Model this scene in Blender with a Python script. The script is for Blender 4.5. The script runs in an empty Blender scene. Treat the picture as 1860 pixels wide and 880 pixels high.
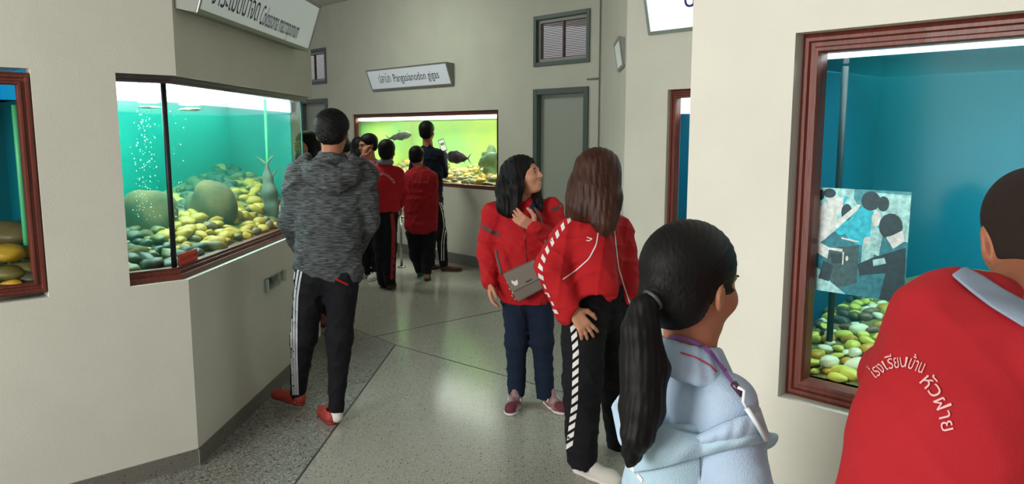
import bpy, math, random
import numpy as np
from mathutils import Vector, Matrix
from mathutils.bvhtree import BVHTree

# ------------------------------------------------------------------ camera, world, light
S = bpy.context.scene
COL = S.collection
CAMZ, PITCH, FPX = 1.62, math.radians(8.0), 1400.0
cd = bpy.data.cameras.new('camera'); cam = bpy.data.objects.new('camera', cd); COL.objects.link(cam)
cam.location = (0, 0, CAMZ); cam.rotation_euler = (math.pi/2 - PITCH, 0, 0)
cd.sensor_width = 36; cd.lens = 36*FPX/1860; cd.clip_start = .05
S.camera = cam
S.view_settings.view_transform = 'Standard'; S.view_settings.look = 'None'
S.view_settings.gamma = 1; S.view_settings.use_curve_mapping = False
S.view_settings.exposure = 0.0
w = bpy.data.worlds.new('world'); S.world = w; w.use_nodes = True
w.node_tree.nodes['Background'].inputs[0].default_value = (.95, .97, 1, 1)
w.node_tree.nodes['Background'].inputs[1].default_value = .42

def area_light(name, loc, target, sx, sy, power, col=(1, 1, 1), spread=math.pi):
    l = bpy.data.lights.new(name, 'AREA'); l.shape = 'RECTANGLE'; l.size = sx; l.size_y = sy
    l.energy = power; l.color = col; l.spread = spread
    o = bpy.data.objects.new(name, l); COL.objects.link(o); o.location = loc
    d = Vector(target) - Vector(loc)
    o.rotation_euler = d.to_track_quat('-Z', 'Y').to_euler()
    return o
area_light('entrance_daylight', (-4.2, -1.7, 1.9), (.6, 2.2, 1.2), 2.4, 2.2, 295, (1, .985, .96))
area_light('far_wall_fill', (-2.3, 8.2, 3.40), (-1.6, 9.4, 0), 1.2, .5, 40, (.9, 1, .88))  # unseen fill light added to brighten the far wall, no fixture

# ------------------------------------------------------------------ helpers
def lin(r, g, b):
    f = lambda c: (c/255/12.92 if c <= 10 else ((c/255+.055)/1.055)**2.4)
    return (f(r), f(g), f(b), 1)
def at(x, y, Y):
    u = (x-930)/FPX; v = (440-y)/FPX
    r = np.array([u, math.cos(PITCH)+v*math.sin(PITCH), -math.sin(PITCH)+v*math.cos(PITCH)])
    return np.array([0, 0, CAMZ]) + r*(Y/r[1])
MATS = {}
def mat(name, rgb, rough=.7, metal=0, spec=.5, bump=0, bscale=60, vary=0, vscale=8, emit=0, stretch=None, coat=0, second=None, sheen=0):
    if name in MATS: return MATS[name]
    m = bpy.data.materials.new(name); m.use_nodes = True; nt = m.node_tree; b = nt.nodes['Principled BSDF']
    c = lin(*rgb)
    b.inputs['Base Color'].default_value = c; b.inputs['Roughness'].default_value = rough
    b.inputs['Metallic'].default_value = metal; b.inputs['Specular IOR Level'].default_value = spec
    b.inputs['Coat Weight'].default_value = coat; b.inputs['Sheen Weight'].default_value = sheen
    tc = nt.nodes.new('ShaderNodeTexCoord')
    def mapped():
        if not stretch: return tc.outputs['Object']
        mp = nt.nodes.new('ShaderNodeMapping'); mp.inputs['Scale'].default_value = stretch
        nt.links.new(tc.outputs['Object'], mp.inputs[0]); return mp.outputs[0]
    if vary or second:
        n = nt.nodes.new('ShaderNodeTexNoise'); n.inputs['Scale'].default_value = vscale; n.inputs['Detail'].default_value = 5
        nt.links.new(mapped(), n.inputs['Vector'])
        r = nt.nodes.new('ShaderNodeValToRGB'); r.color_ramp.elements[0].position = .35; r.color_ramp.elements[1].position = .68
        if second: c0, c1 = c, lin(*second)
        else:
            c0 = tuple(x*(1-vary) for x in c[:3])+(1,); c1 = tuple(min(1, x*(1+vary)) for x in c[:3])+(1,)
        r.color_ramp.elements[0].color = c0; r.color_ramp.elements[1].color = c1
        nt.links.new(n.outputs[0], r.inputs[0]); nt.links.new(r.outputs[0], b.inputs['Base Color'])
    if bump:
        n = nt.nodes.new('ShaderNodeTexNoise'); n.inputs['Scale'].default_value = bscale; n.inputs['Detail'].default_value = 3
        nt.links.new(mapped(), n.inputs['Vector'])
        bp = nt.nodes.new('ShaderNodeBump'); bp.inputs['Strength'].default_value = bump; bp.inputs['Distance'].default_value = .01
        nt.links.new(n.outputs[0], bp.inputs['Height']); nt.links.new(bp.outputs[0], b.inputs['Normal'])
    if emit:
        b.inputs['Emission Color'].default_value = c; b.inputs['Emission Strength'].default_value = emit
    MATS[name] = m; return m
def glassy(name, tint, fac=.06, rough=.02, spec_f=1.0):
    """thin clear sheet: see-through with a fresnel reflection"""
    m = bpy.data.materials.new(name); m.use_nodes = True; nt = m.node_tree; nt.nodes.clear()
    o = nt.nodes.new('ShaderNodeOutputMaterial'); t = nt.nodes.new('ShaderNodeBsdfTransparent'); t.inputs[0].default_value = tint
    g = nt.nodes.new('ShaderNodeBsdfGlossy'); g.inputs['Roughness'].default_value = rough
    f = nt.nodes.new('ShaderNodeFresnel'); f.inputs[0].default_value = 1.33
    mu = nt.nodes.new('ShaderNodeMath'); mu.operation = 'MULTIPLY'; mu.inputs[1].default_value = spec_f
    mx = nt.nodes.new('ShaderNodeMixShader')
    nt.links.new(f.outputs[0], mu.inputs[0]); nt.links.new(mu.outputs[0], mx.inputs[0]); nt.links.new(t.outputs[0], mx.inputs[1]); nt.links.new(g.outputs[0], mx.inputs[2])
    nt.links.new(mx.outputs[0], o.inputs[0]); return m
def water_mat(name, col, dens, haze=0, hcol=(.5, .9, .9)):
    m = bpy.data.materials.new(name); m.use_nodes = True; nt = m.node_tree; nt.nodes.clear()
    o = nt.nodes.new('ShaderNodeOutputMaterial'); t = nt.nodes.new('ShaderNodeBsdfTransparent')
    v = nt.nodes.new('ShaderNodeVolumeAbsorption'); v.inputs[0].default_value = col+(1,); v.inputs[1].default_value = dens
    nt.links.new(t.outputs[0], o.inputs[0])
    if haze:
        sc = nt.nodes.new('ShaderNodeVolumeScatter'); sc.inputs[0].default_value = hcol+(1,); sc.inputs['Density'].default_value = haze
        ad = nt.nodes.new('ShaderNodeAddShader'); nt.links.new(v.outputs[0], ad.inputs[0]); nt.links.new(sc.outputs[0], ad.inputs[1]); nt.links.new(ad.outputs[0], o.inputs[1])
    else: nt.links.new(v.outputs[0], o.inputs[1])
    return m

def mesh_obj(name, V, Fc, m, parent=None, smooth=False, bevel=0):
    V = np.asarray(V, float)
    me = bpy.data.meshes.new(name)
    if parent is not None: org = np.array(parent_base(parent))
    else:
        lo, hi = V.min(0), V.max(0); org = np.array([(lo[0]+hi[0])/2, (lo[1]+hi[1])/2, lo[2]])
    Vl = V - org
    me.from_pydata(Vl.tolist(), [], [list(map(int, f)) for f in Fc]); me.update()
    if smooth: me.polygons.foreach_set('use_smooth', [True]*len(me.polygons))
    o = bpy.data.objects.new(name, me); COL.objects.link(o)
    if m is not None: me.materials.append(m)
    if parent is not None: o.parent = parent
    else: o.location = org
    if bevel:
        b = o.modifiers.new('bevel', 'BEVEL'); b.width = bevel; b.segments = 2; b.limit_method = 'ANGLE'
    return o
def parent_base(p):
    x = np.zeros(3)
    while p is not None:
        x += np.array(p.location); p = p.parent
    return x
def tag(o, label=None, cat=None, group=None, kind=None):
    if label: o['label'] = label
    if cat: o['category'] = cat
    if group: o['group'] = group
    if kind: o['kind'] = kind
    return o
def thing(name, label, cat, loc, group=None):
    o = bpy.data.objects.new(name, None); COL.objects.link(o); o.location = loc; o.empty_display_size = .1
    return tag(o, label, cat, group)
class MB:
    def __init__(s): s.V = []; s.F = []
    def add(s, V, F):
        n = len(s.V); s.V += [tuple(v) for v in V]; s.F += [[i+n for i in f] for f in F]; return s
    def hexa(s, c):  # 8 corners: bottom 4 ccw, top 4 ccw
        return s.add(c, [[3, 2, 1, 0], [4, 5, 6, 7], [0, 1, 5, 4], [1, 2, 6, 5], [2, 3, 7, 6], [3, 0, 4, 7]])
    def prism(s, poly, z0, z1):
        n = len(poly); V = [(p[0], p[1], z0) for p in poly]+[(p[0], p[1], z1) for p in poly]
        F = [list(range(n))[::-1], list(range(n, 2*n))]+[[i, (i+1) % n, n+(i+1) % n, n+i] for i in range(n)]
        return s.add(V, F)
    def tube(s, pts, r, n=8, closed=False):
        pts = [np.array(p, float) for p in pts]; rs = r if hasattr(r, '__len__') else [r]*len(pts)
        base = len(s.V); prev = None
        for i, p in enumerate(pts):
            t = pts[min(i+1, len(pts)-1)]-pts[max(i-1, 0)]; t /= np.linalg.norm(t)+1e-9
            a = prev if prev is not None else (np.array([0, 0, 1.]) if abs(t[2]) < .9 else np.array([1., 0, 0]))
            a = a-t*(a@t); a /= np.linalg.norm(a); prev = a; b = np.cross(t, a)
            for k in range(n):
                q = 2*math.pi*k/n; s.V.append(tuple(p+rs[i]*(math.cos(q)*a+math.sin(q)*b)))
        for i in range(len(pts)-1):
            for k in range(n):
                s.F.append([base+i*n+k, base+i*n+(k+1) % n, base+(i+1)*n+(k+1) % n, base+(i+1)*n+k])
        s.F.append([base+k for k in range(n)][::-1]); s.F.append([base+(len(pts)-1)*n+k for k in range(n)])
        return s
    def obj(s, name, m, parent=None, smooth=False, bevel=0): return mesh_obj(name, s.V, s.F, m, parent, smooth, bevel)
class Fr:
    """wall frame: s along the wall (to the right as seen), d into the wall, z up"""
    def __init__(f, p0, az):  # az: heading of s
        a = math.radians(az); f.p = np.array([p0[0], p0[1]]); f.u = np.array([math.sin(a), math.cos(a)]); f.n = np.array([-f.u[1], f.u[0]])
    def pt(f, s, d, z): q = f.p+f.u*s+f.n*d; return (q[0], q[1], z)
    def xy(f, s, d): q = f.p+f.u*s+f.n*d; return (q[0], q[1])
    def box(f, mb, s0, s1, d0, d1, z0, z1):
        return mb.hexa([f.pt(s0, d0, z0), f.pt(s1, d0, z0), f.pt(s1, d1, z0), f.pt(s0, d1, z0), f.pt(s0, d0, z1), f.pt(s1, d0, z1), f.pt(s1, d1, z1), f.pt(s0, d1, z1)])
    def profile(f, mb, a, b, prof):
        """sweep a profile [(inward, d)] along the edge a->b; a,b = (s,z); inward is to the left normal given by 4-sided frames"""
def frame_ring(fr, mb, s0, s1, z0, z1, prof, sides='LRTB'):
    """mitred picture-frame; prof = list of (w, d): w inward from the outer edge, d depth"""
    n = len(prof)
    def corner(cs, cz, w, d):
        s = s0+w if cs == 0 else s1-w; z = z0+w if cz == 0 else z1-w
        return fr.pt(s, d, z)
    edges = {'B': ((0, 0), (1, 0)), 'R': ((1, 0), (1, 1)), 'T': ((1, 1), (0, 1)), 'L': ((0, 1), (0, 0))}
    for e in sides:
        (a, b) = edges[e]
        V = [corner(*a, w, d) for w, d in prof]+[corner(*b, w, d) for w, d in prof]
        F = [[i, (i+1) % n, n+(i+1) % n, n+i] for i in range(n)]
        F += [list(range(n))[::-1], list(range(n, 2*n))]
        mb.add(V, F)

# ------------------------------------------------------------------ materials of the setting
def wall_paint(name, rgb, warm=.03):
    return mat(name, rgb, rough=.78, spec=.3, bump=.10, bscale=150, vary=warm, vscale=3)
PAINT = wall_paint('wall_paint', (211, 209, 196))
def terrazzo(name, base, dark, light, rough, amt, dims='2D'):
    m = bpy.data.materials.new(name); m.use_nodes = True; nt = m.node_tree; b = nt.nodes['Principled BSDF']
    tc = nt.nodes.new('ShaderNodeTexCoord')
    def layer(scale, thr, prev, col, seed):
        mp = nt.nodes.new('ShaderNodeMapping'); mp.inputs['Location'].default_value = (seed, seed*2, 0); nt.links.new(tc.outputs['Object'], mp.inputs[0])
        v = nt.nodes.new('ShaderNodeTexVoronoi'); v.voronoi_dimensions = dims; v.inputs['Scale'].default_value = scale; nt.links.new(mp.outputs[0], v.inputs['Vector'])
        # chip only in cells whose random value is high, sized by the distance to its centre
        sep = nt.nodes.new('ShaderNodeSeparateColor'); nt.links.new(v.outputs['Color'], sep.inputs[0])
        mu = nt.nodes.new('ShaderNodeMath'); mu.operation = 'MULTIPLY'; mu.inputs[1].default_value = thr; nt.links.new(sep.outputs[0], mu.inputs[0])
        pw = nt.nodes.new('ShaderNodeMath'); pw.operation = 'POWER'; pw.inputs[1].default_value = 2.0; nt.links.new(mu.outputs[0], pw.inputs[0])
        lt = nt.nodes.new('ShaderNodeMath'); lt.operation = 'LESS_THAN'; nt.links.new(v.outputs['Distance'], lt.inputs[0]); nt.links.new(pw.outputs[0], lt.inputs[1])
        mx = nt.nodes.new('ShaderNodeMix'); mx.data_type = 'RGBA'; nt.links.new(lt.outputs[0], mx.inputs['Factor'])
        if prev is None: mx.inputs['A'].default_value = lin(*base)
        else: nt.links.new(prev, mx.inputs['A'])
        mx.inputs['B'].default_value = lin(*col); return mx.outputs['Result']
    o = layer(120, .62*amt, None, light, 3.1); o = layer(75, .6*amt, o, light, 9.7); o = layer(60, .50*amt, o, dark, 1.7); o = layer(28, .42*amt, o, dark, 5.3)
    n = nt.nodes.new('ShaderNodeTexNoise'); n.inputs['Scale'].default_value = 1.4; n.inputs['Detail'].default_value = 4; nt.links.new(tc.outputs['Object'], n.inputs['Vector'])
    mr = nt.nodes.new('ShaderNodeMapRange'); mr.inputs[3].default_value = rough-.06; mr.inputs[4].default_value = rough+.08
    nt.links.new(n.outputs[0], mr.inputs[0]); nt.links.new(mr.outputs[0], b.inputs['Roughness'])
    nt.links.new(o, b.inputs['Base Color']); b.inputs['Specular IOR Level'].default_value = .45
    MATS[name] = m; return m
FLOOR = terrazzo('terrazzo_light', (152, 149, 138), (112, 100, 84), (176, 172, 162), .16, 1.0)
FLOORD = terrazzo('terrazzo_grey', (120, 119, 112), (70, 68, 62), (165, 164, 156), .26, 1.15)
KERB = terrazzo('terrazzo_kerb', (112, 109, 101), (70, 66, 60), (132, 129, 121), .4, 1.0, '3D')
WOOD = mat('brown_varnished_wood', (104, 44, 30), rough=.45, bump=.15, bscale=30, stretch=(14, 14, 1), vary=.25, vscale=6, coat=.08)
DGREY = mat('door_frame_grey', (84, 96, 94), rough=.5)
BLACK = mat('black_silicone', (14, 18, 20), rough=.45)
ALU = mat('sign_aluminium', (150, 152, 142), rough=.4, metal=.6)
TUBE = mat('lamp_tube', (250, 252, 255), emit=9)

# ------------------------------------------------------------------ room
A = Fr((-1.544, 3.616), 47)                      # left wall (s grows to the right)
Bf = Fr((-1.544, 3.616), 2)                      # face of the left block that runs away from us
W = Fr((-.546, 9.419), 137)                      # far wall
R = Fr((.727, 2.03), 137)                        # right wall
M = Fr((.926, 4.662), 137)                       # wall behind the right block
P1 = A.p; P2 = Bf.xy(2.15, 0)
CZ = 3.5
def structure(o, kind='structure'): o['kind'] = 'structure'; return o

mb = MB(); mb.prism([(-9, -4), (7, -4), (7, 14), (-9, 14)], -.1, 0)
structure(mb.obj('floor', FLOOR))
sc_ = (-.904, 5.799)
a0 = (-1.015-.0463*7.4, 3.404-7.4)
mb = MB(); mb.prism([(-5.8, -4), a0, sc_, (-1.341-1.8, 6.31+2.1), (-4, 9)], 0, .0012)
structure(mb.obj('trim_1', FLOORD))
def groove(p, q, w_=.007):
    p, q = np.array(p), np.array(q); t = (q-p)/np.linalg.norm(q-p); n = np.array([-t[1], t[0]])*w_/2
    return [tuple(p-n), tuple(q-n), tuple(q+n), tuple(p+n)]
gm = mat('floor_divider', (52, 50, 46), rough=.5)
for i, (p, q) in enumerate([(a0, sc_), ((-1.341-1.8, 6.31+2.1), sc_), (sc_, (.109+.45, 4.892-.41)), ((-1.071-.3, 6.078-.28), (-.345+1.1, 6.744+1.03)), ((-.4, 8.8), (.75, 7.62))]):
    mb = MB(); mb.prism(groove(p, q, .009 if i == 0 else .006), 0, .0022); structure(mb.obj('trim_%d' % (i+2), gm))
# ceiling
mb = MB(); mb.prism([(-9, -2.2), (7, -2.2), (7, 14), (-9, 14)], CZ, CZ+.1)
structure(mb.obj('ceiling', mat('ceiling_paint', (206, 206, 200), rough=.85)))

# left block: plinth, upper wall and the solid stretches between its windows
C0 = (P2[0]-.682*1.45, P2[1]+.731*1.45)
blk = [A.xy(-6, 0), tuple(P1), P2, C0, (C0[0]-1.6, C0[1]-1.4), (-7.5, 1.5)]
ZS, ZT = .93, 1.885
mb = MB(); mb.prism(blk, 0, ZS); mb.prism(blk, ZT, CZ)
A.box(mb, -.583, -.26, 0, .12, ZS, ZT); A.box(mb, -6, -2.0, 0, .12, ZS, ZT)
mb.prism([A.xy(-.56, .12), A.xy(-.52, .12), A.xy(-.52, .95), A.xy(-.56, .95)], ZS, ZT)
structure(mb.obj('wall_left', PAINT))
# kerbs
def kerb(pts, h, name):
    mb = MB()
    for a, b, f in pts: f.box(mb, a, b, -.008, .02, 0, h)
    structure(mb.obj(name, KERB))
kerb([(-6, .008, A)], .085, 'baseboard_left'); 
mb = MB(); Bf.box(mb, -.008, 2.155, -.008, .02, 0, .085); structure(mb.obj('baseboard_block', KERB))
# far wall with door, vents and the tank opening (s measured from W.p)
def wall_cut(fr, s0, s1, z0, z1, th, holes, name, m=PAINT):
    """wall with rectangular holes: slabs between the sorted hole edges"""
    xs = sorted(set([s0, s1]+[h[0] for h in holes]+[h[1] for h in holes])); zs = sorted(set([z0, z1]+[h[2] for h in holes]+[h[3] for h in holes]))
    V = {}; mb = MB()
    def inside(s, z): return any(h[0] < s < h[1] and h[2] < z < h[3] for h in holes) or not (s0 < s < s1 and z0 < z < z1)
    def vid(i, j, k):
        key = (i, j, k)
        if key not in V: V[key] = len(mb.V); mb.V.append(fr.pt(xs[i], th*k, zs[j]))
        return V[key]
    for i in range(len(xs)-1):
        for j in range(len(zs)-1):
            cs, cz = (xs[i]+xs[i+1])/2, (zs[j]+zs[j+1])/2
            if inside(cs, cz): continue
            mb.F.append([vid(i, j, 0), vid(i+1, j, 0), vid(i+1, j+1, 0), vid(i, j+1, 0)])
            mb.F.append([vid(i, j, 1), vid(i, j+1, 1), vid(i+1, j+1, 1), vid(i+1, j, 1)])
            for (di, dj, e) in ((-1, 0, ((i, j), (i, j+1))), (1, 0, ((i+1, j+1), (i+1, j))), (0, -1, ((i+1, j), (i, j))), (0, 1, ((i, j+1), (i+1, j+1)))):
                ni, nj = i+di, j+dj
                if 0 <= ni < len(xs)-1 and 0 <= nj < len(zs)-1:
                    if not inside((xs[ni]+xs[ni+1])/2, (zs[nj]+zs[nj+1])/2): continue
                (a, b) = e
                mb.F.append([vid(a[0], a[1], 0), vid(a[0], a[1], 1), vid(b[0], b[1], 1), vid(b[0], b[1], 0)])
    return structure(mb.obj(name, m))
def sW(x, y): return (np.array([x, y])-W.p)@W.u
TW0, TW1 = sW(-2.312, 11.313), sW(-.159, 9.003)
D0, D1 = sW(.241, 8.575), sW(.785, 7.992)
V0, V1 = sW(.24, 8.577), sW(.79, 7.986)
E0, E1 = sW(-3.35, 12.42), sW(-2.783, 11.817)
SW1 = sW(.893, 7.876)
wall_cut(W, -7, SW1, 0, CZ, .14, [(TW0, TW1, .955, 1.895), (D0, D1, 0, 2.1), (V0, V1, 2.34, 2.87), (E0, E1, 0, 2.15), (E0, E1, 2.37, 2.9)], 'wall_far')
kerbmb = MB(); W.box(kerbmb, -7, E0, -.02, .02, 0, .13); W.box(kerbmb, E1, D0, -.02, .02, 0, .13); W.box(kerbmb, D1, SW1, -.02, .02, 0, .13)
structure(kerbmb.obj('baseboard_far', KERB))
# right side wall that leads away from the far corner, then the wall behind the right block
Mc = M.xy(-.317, 0)
mb = MB(); q = (.893, 7.876); mb.prism([q, (1.1, 8.1), (Mc[0]+.25, Mc[1]-.1), Mc], 0, CZ)
structure(mb.obj('wall_right_passage', PAINT))
wall_cut(M, -.317, 1.6, 0, CZ, .14, [(0, 1.4, .95, 1.88)], 'wall_right_alcove')
mb = MB(); M.box(mb, -.325, 1.6, -.01, .02, 0, .1); structure(mb.obj('baseboard_alcove', KERB))
# right block
RL = -.312
wall_cut(R, RL, 5.2, 0, CZ, .14, [(0, 1.5, .907, 1.876)], 'wall_right')
mb = MB(); R.box(mb, RL, RL+.14, .14, 2.0, 0, CZ); structure(mb.obj('wall_right_return', PAINT))
mb = MB(); R.box(mb, RL-.008, 5.2, -.01, .02, 0, .1); structure(mb.obj('baseboard_right', KERB))
# doors
def door(name, s0, s1, z1, leafm):
    mb = MB(); f = .062
    W.box(mb, s0, s0+f, -.02, .12, 0, z1); W.box(mb, s1-f, s1, -.02, .12, 0, z1); W.box(mb, s0+f, s1-f, -.02, .12, z1-f, z1)
    o = structure(mb.obj(name, DGREY, bevel=.004))
    mb = MB(); W.box(mb, s0+f, s1-f, .05, .09, .01, z1-f); l = mb.obj('door_leaf', leafm, o)
    mb = MB(); c = W.pt(s1-f-.06, .03, 1.0); mb.tube([W.pt(s1-f-.06, .05, 1.0), W.pt(s1-f-.06, -.0, 1.0), W.pt(s1-f-.15, -.01, 1.0)], .011)
    mb.obj('door_handle', ALU, o, True); return o
leaf = mat('door_leaf_paint', (168, 172, 162), rough=.6)
door('door_1', D0, D1, 2.1, leaf); door('door_2', E0, E1, 2.15, leaf)
def louvre(name, s0, s1, z0, z1):
    mb = MB(); f = .042; W.box(mb, s0, s0+f, -.015, .1, z0, z1); W.box(mb, s1-f, s1, -.015, .1, z0, z1); W.box(mb, s0+f, s1-f, -.015, .1, z0, z0+f); W.box(mb, s0+f, s1-f, -.015, .1, z1-f, z1)
    o = structure(mb.obj(name, DGREY, bevel=.003))
    g = .035; a0_, a1_, b0_, b1_ = s0+f, s1-f, z0+f, z1-f
    mb = MB(); W.box(mb, a0_, a0_+g, .02, .07, b0_, b1_); W.box(mb, a1_-g, a1_, .02, .07, b0_, b1_); W.box(mb, a0_+g, a1_-g, .02, .07, b0_, b0_+g); W.box(mb, a0_+g, a1_-g, .02, .07, b1_-g, b1_)
    mb.obj('inner_frame', mat('louvre_pale_frame', (150, 152, 146), rough=.5), o)
    sl = mat('louvre_maroon', (84, 40, 46), rough=.5)
    mb = MB(); c = (a0_+a1_)/2; W.box(mb, c-.009, c+.009, .03, .06, b0_+g, b1_-g); mb.obj('mullion', sl, o)
    mb = MB(); n = 21; zz0, zz1 = b0_+g, b1_-g; dz = (zz1-zz0)/n
    for i in range(n):
        z = zz0+dz*(i+.5)
        mb.hexa([W.pt(a0_+g, .03, z-.007), W.pt(a1_-g, .03, z-.007), W.pt(a1_-g, .06, z-.001), W.pt(a0_+g, .06, z-.001), W.pt(a0_+g, .03, z-.002), W.pt(a1_-g, .03, z-.002), W.pt(a1_-g, .06, z+.006), W.pt(a0_+g, .06, z+.006)])
    mb.obj('slats', sl, o)
louvre('window_1', V0, V1, 2.34, 2.87); louvre('window_2', E0, E1, 2.37, 2.9)
# conduit on far wall near the corner
s_ = sW(.774, 8.004)
mb = MB(); mb.tube([W.pt(s_, -.012, 2.17), W.pt(s_+.155, -.012, 2.17)], .008); mb.tube([W.pt(SW1-.012, -.012, .13), W.pt(SW1-.012, -.012, CZ)], .007)
tag(mb.obj('wall_conduit', mat('conduit_paint', (128, 130, 120), rough=.6), None, True), 'thin painted wiring conduit running up the far corner beside the grey door', 'conduit')

# ------------------------------------------------------------------ tanks
GLASS = glassy('clear_glass', (.97, .99, .98, 1), spec_f=.12, rough=.12)
SURF = glassy('water_surface', (.97, 1, 1, 1), spec_f=1, rough=.06)
PANEL = mat('added_glow_panel', (238, 248, 255), emit=2.6)  # glow added under the tank lids to whiten the strip above the water
FPROF = [(0, .0), (.012, -.012), (.02, -.012), (.024, -.004), (.034, -.004), (.038, -.012), (.046, -.012), (.05, 0), (.05, .035), (0, .035)]
def tank(label, fr, s0, s1, z0, z1, d0, depth, wl, inner, back, under, water, lampw, lampcol, sides='LRTB', backb=None, is0=None, is1=None, cat='aquarium', hoodm=None):
    """window tank: frame, glass, backdrop, hood above the water line, water, lamp"""
    t = thing('aquarium', label, cat, fr.pt((s0+s1)/2, d0, z0))
    f = .05
    mb = MB(); frame_ring(fr, mb, s0, s1, z0, z1, [(w_, d0+d) for w_, d in FPROF], sides); mb.obj('window_frame', WOOD, t)
    mb = MB(); fr.box(mb, s0+.02, s1-.02, d0+.02, d0+.03, z0+.02, z1-.02); mb.obj('glass_pane', GLASS, t)
    a, b = (s0 if is0 is None else is0), (s1 if is1 is None else is1); e0, e1 = d0+.07, d0+depth; th = .015; zt = z1+.06
    def panels(m, nm, za, zb, pf=None):
        mb = MB(); fr.box(mb, a-th, a, e0, e1+th, za, zb); fr.box(mb, b, b+th, e0, e1+th, za, zb); fr.box(mb, a, b, e1, e1+th, za, zb); return mb.obj(nm, m, t)
    panels(inner, 'backdrop', z0-.04, wl)
    panels((hoodm or mat('white_hood', (225, 235, 238), rough=.4)), 'hood', wl, zt)
    mb = MB(); fr.box(mb, a-th, b+th, e0, e1+th, zt, zt+.02); mb.obj('lid', MATS['white_hood'], t)
    mb = MB(); fr.box(mb, a-th, b+th, e0, e1+th, z0-.06, z0-.04); mb.obj('base', inner, t)
    mb = MB(); fr.box(mb, a+.002, b-.002, e0-.012, e1-.002, z0-.035, wl-.004); w_ = mb.obj('water', water, t)
    mb = MB(); mb.add([fr.pt(a+.001, e0-.011, wl-.001), fr.pt(b-.001, e0-.011, wl-.001), fr.pt(b-.001, e1-.001, wl-.001), fr.pt(a+.001, e1-.001, wl-.001)], [[0, 1, 2, 3]]); mb.obj('water_surface', SURF, t)
    mb = MB(); fr.box(mb, a+.02, b-.02, e0, e1-.02, zt-.012, zt-.002); mb.obj('added_glow_panel', PANEL, t)
    c = fr.pt((a+b)/2, d0+depth*.45, zt-.03)
    mb = MB(); mb.tube([fr.pt(a+.1, d0+depth*.3, zt-.02), fr.pt(b-.1, d0+depth*.3, zt-.02)], .013); mb.obj('lamp_tube', TUBE, t, True)
    L = bpy.data.lights.new('tank_lamp', 'AREA'); L.shape = 'RECTANGLE'; L.size = (b-a)*.9; L.size_y = depth*.5; L.energy = lampw; L.color = lampcol
    o = bpy.data.objects.new('tank_lamp', L); COL.objects.link(o); o.location = c
    o.rotation_euler = (0, 0, math.atan2(fr.u[1], fr.u[0]))
    return t
def backdrop(name, c1, c2, sc=1.2, rough=.6): return mat(name, c1, rough=rough, second=c2, vscale=sc, spec=.3)
TEALB = backdrop('backdrop_blue_teal', (0, 78, 104), (0, 98, 124))
TEALD = backdrop('backdrop_dark_teal', (0, 96, 112), (0, 110, 128))
GREENT = backdrop('backdrop_green_teal', (14, 150, 138), (12, 132, 130))
YGREEN = backdrop('backdrop_yellow_green', (196, 222, 84), (112, 204, 128), sc=1.1)
TK_R = tank('wide window tank in the right wall with white pebbles and a painted reflection', R, 0, 1.5, .907, 1.876, .045, .85, 1.815, TEALB, TEALB, None, water_mat('water_blue', (.2, .88, .93), .7, .22, (.02, .7, .78)), 19, (.9, 1, 1), is0=-.14, is1=1.6)
TK_M = tank('narrow-looking wood framed tank between the right block and the alcove edge', M, 0, 1.4, .95, 1.88, .03, .6, 1.74, TEALB, TEALB, None, water_mat('water_blue_b', (.2, .85, .95), .8), 14, (.9, 1, 1))
TK_L = tank('wood framed dark teal tank cut off by the left edge', A, -1.95, -.583, .95, 1.868, .015, .5, 1.76, TEALD, TEALD, None, water_mat('water_dark', (.4, .92, .85), .6), 20, (.85, 1, 1), is1=-.6, hoodm=mat('glowing_blue_hood', (20, 170, 226), rough=.4, emit=.25))  # hood glows by itself to give the bright blue strip, no lamp
TK_W = tank('long yellow-green tank in the far wall under the white sign', W, TW0, TW1, .955, 1.895, .03, 1.0, 1.80, YGREEN, YGREEN, None, water_mat('water_green', (.85, .97, .6), .6, .25, (.6, .85, .25)), 112, (1, 1, .9))

# corner tank of the left block
zb, zw, zt = .945, 1.77, 1.885
INS = .075
def isect(f1, d1, f2, d2):
    # point with depth d1 behind f1 and d2 behind f2
    M2 = np.array([f1.n, f2.n]); b = np.array([f1.n@f1.p+d1, f2.n@f2.p+d2]); return np.linalg.solve(M2, b)
Cc = Fr(P2, -43)        # far end face; interior is to the left of its heading
def inset(k):
    g1 = isect(A, k, Bf, k); g2 = isect(Bf, k, Cc, k)
    return g1, g2
G1, G2 = inset(INS)
ct = thing('aquarium', 'large corner tank wrapping the left block, with boulders and a red sticker', 'aquarium', (G1[0]-.3, G1[1]+.9, ZS))
def wrap(k0, k1, z0, z1, name, m, s_end=-.26):
    """strip following the A and B glass between insets k0<k1"""
    o1, o2 = inset(k0); i1, i2 = inset(k1)
    mb = MB()
    mb.prism([A.xy(s_end, k0), tuple(o1), tuple(i1), A.xy(s_end, k1)], z0, z1)
    mb.prism([tuple(o1), tuple(o2), tuple(i2), tuple(i1)], z0, z1)
    e0 = o2+Cc.u*.35; e1 = i2+Cc.u*.35
    mb.prism([tuple(o2), tuple(e0), tuple(e1), tuple(i2)], z0, z1)
    return mb.obj(name, m, ct)
for k0, k1, z0, z1 in ((.03, .1, ZS, .955), (.045, .1, .955, .972), (.058, .1, .972, .985)): wrap(k0, k1, z0, z1, 'bottom_rail', WOOD)
for k0, k1, z0, z1 in ((.03, .1, 1.865, ZT), (.045, .1, 1.85, 1.865)): wrap(k0, k1, z0, z1, 'top_rail', mat('dark_stained_rail', (58, 44, 46), rough=.35, coat=.3))
wrap(INS, INS+.008, .975, 1.86, 'glass_pane', GLASS)
mb = MB(); g0 = inset(INS-.006)[0]; g9 = inset(INS+.016)[0]
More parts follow.
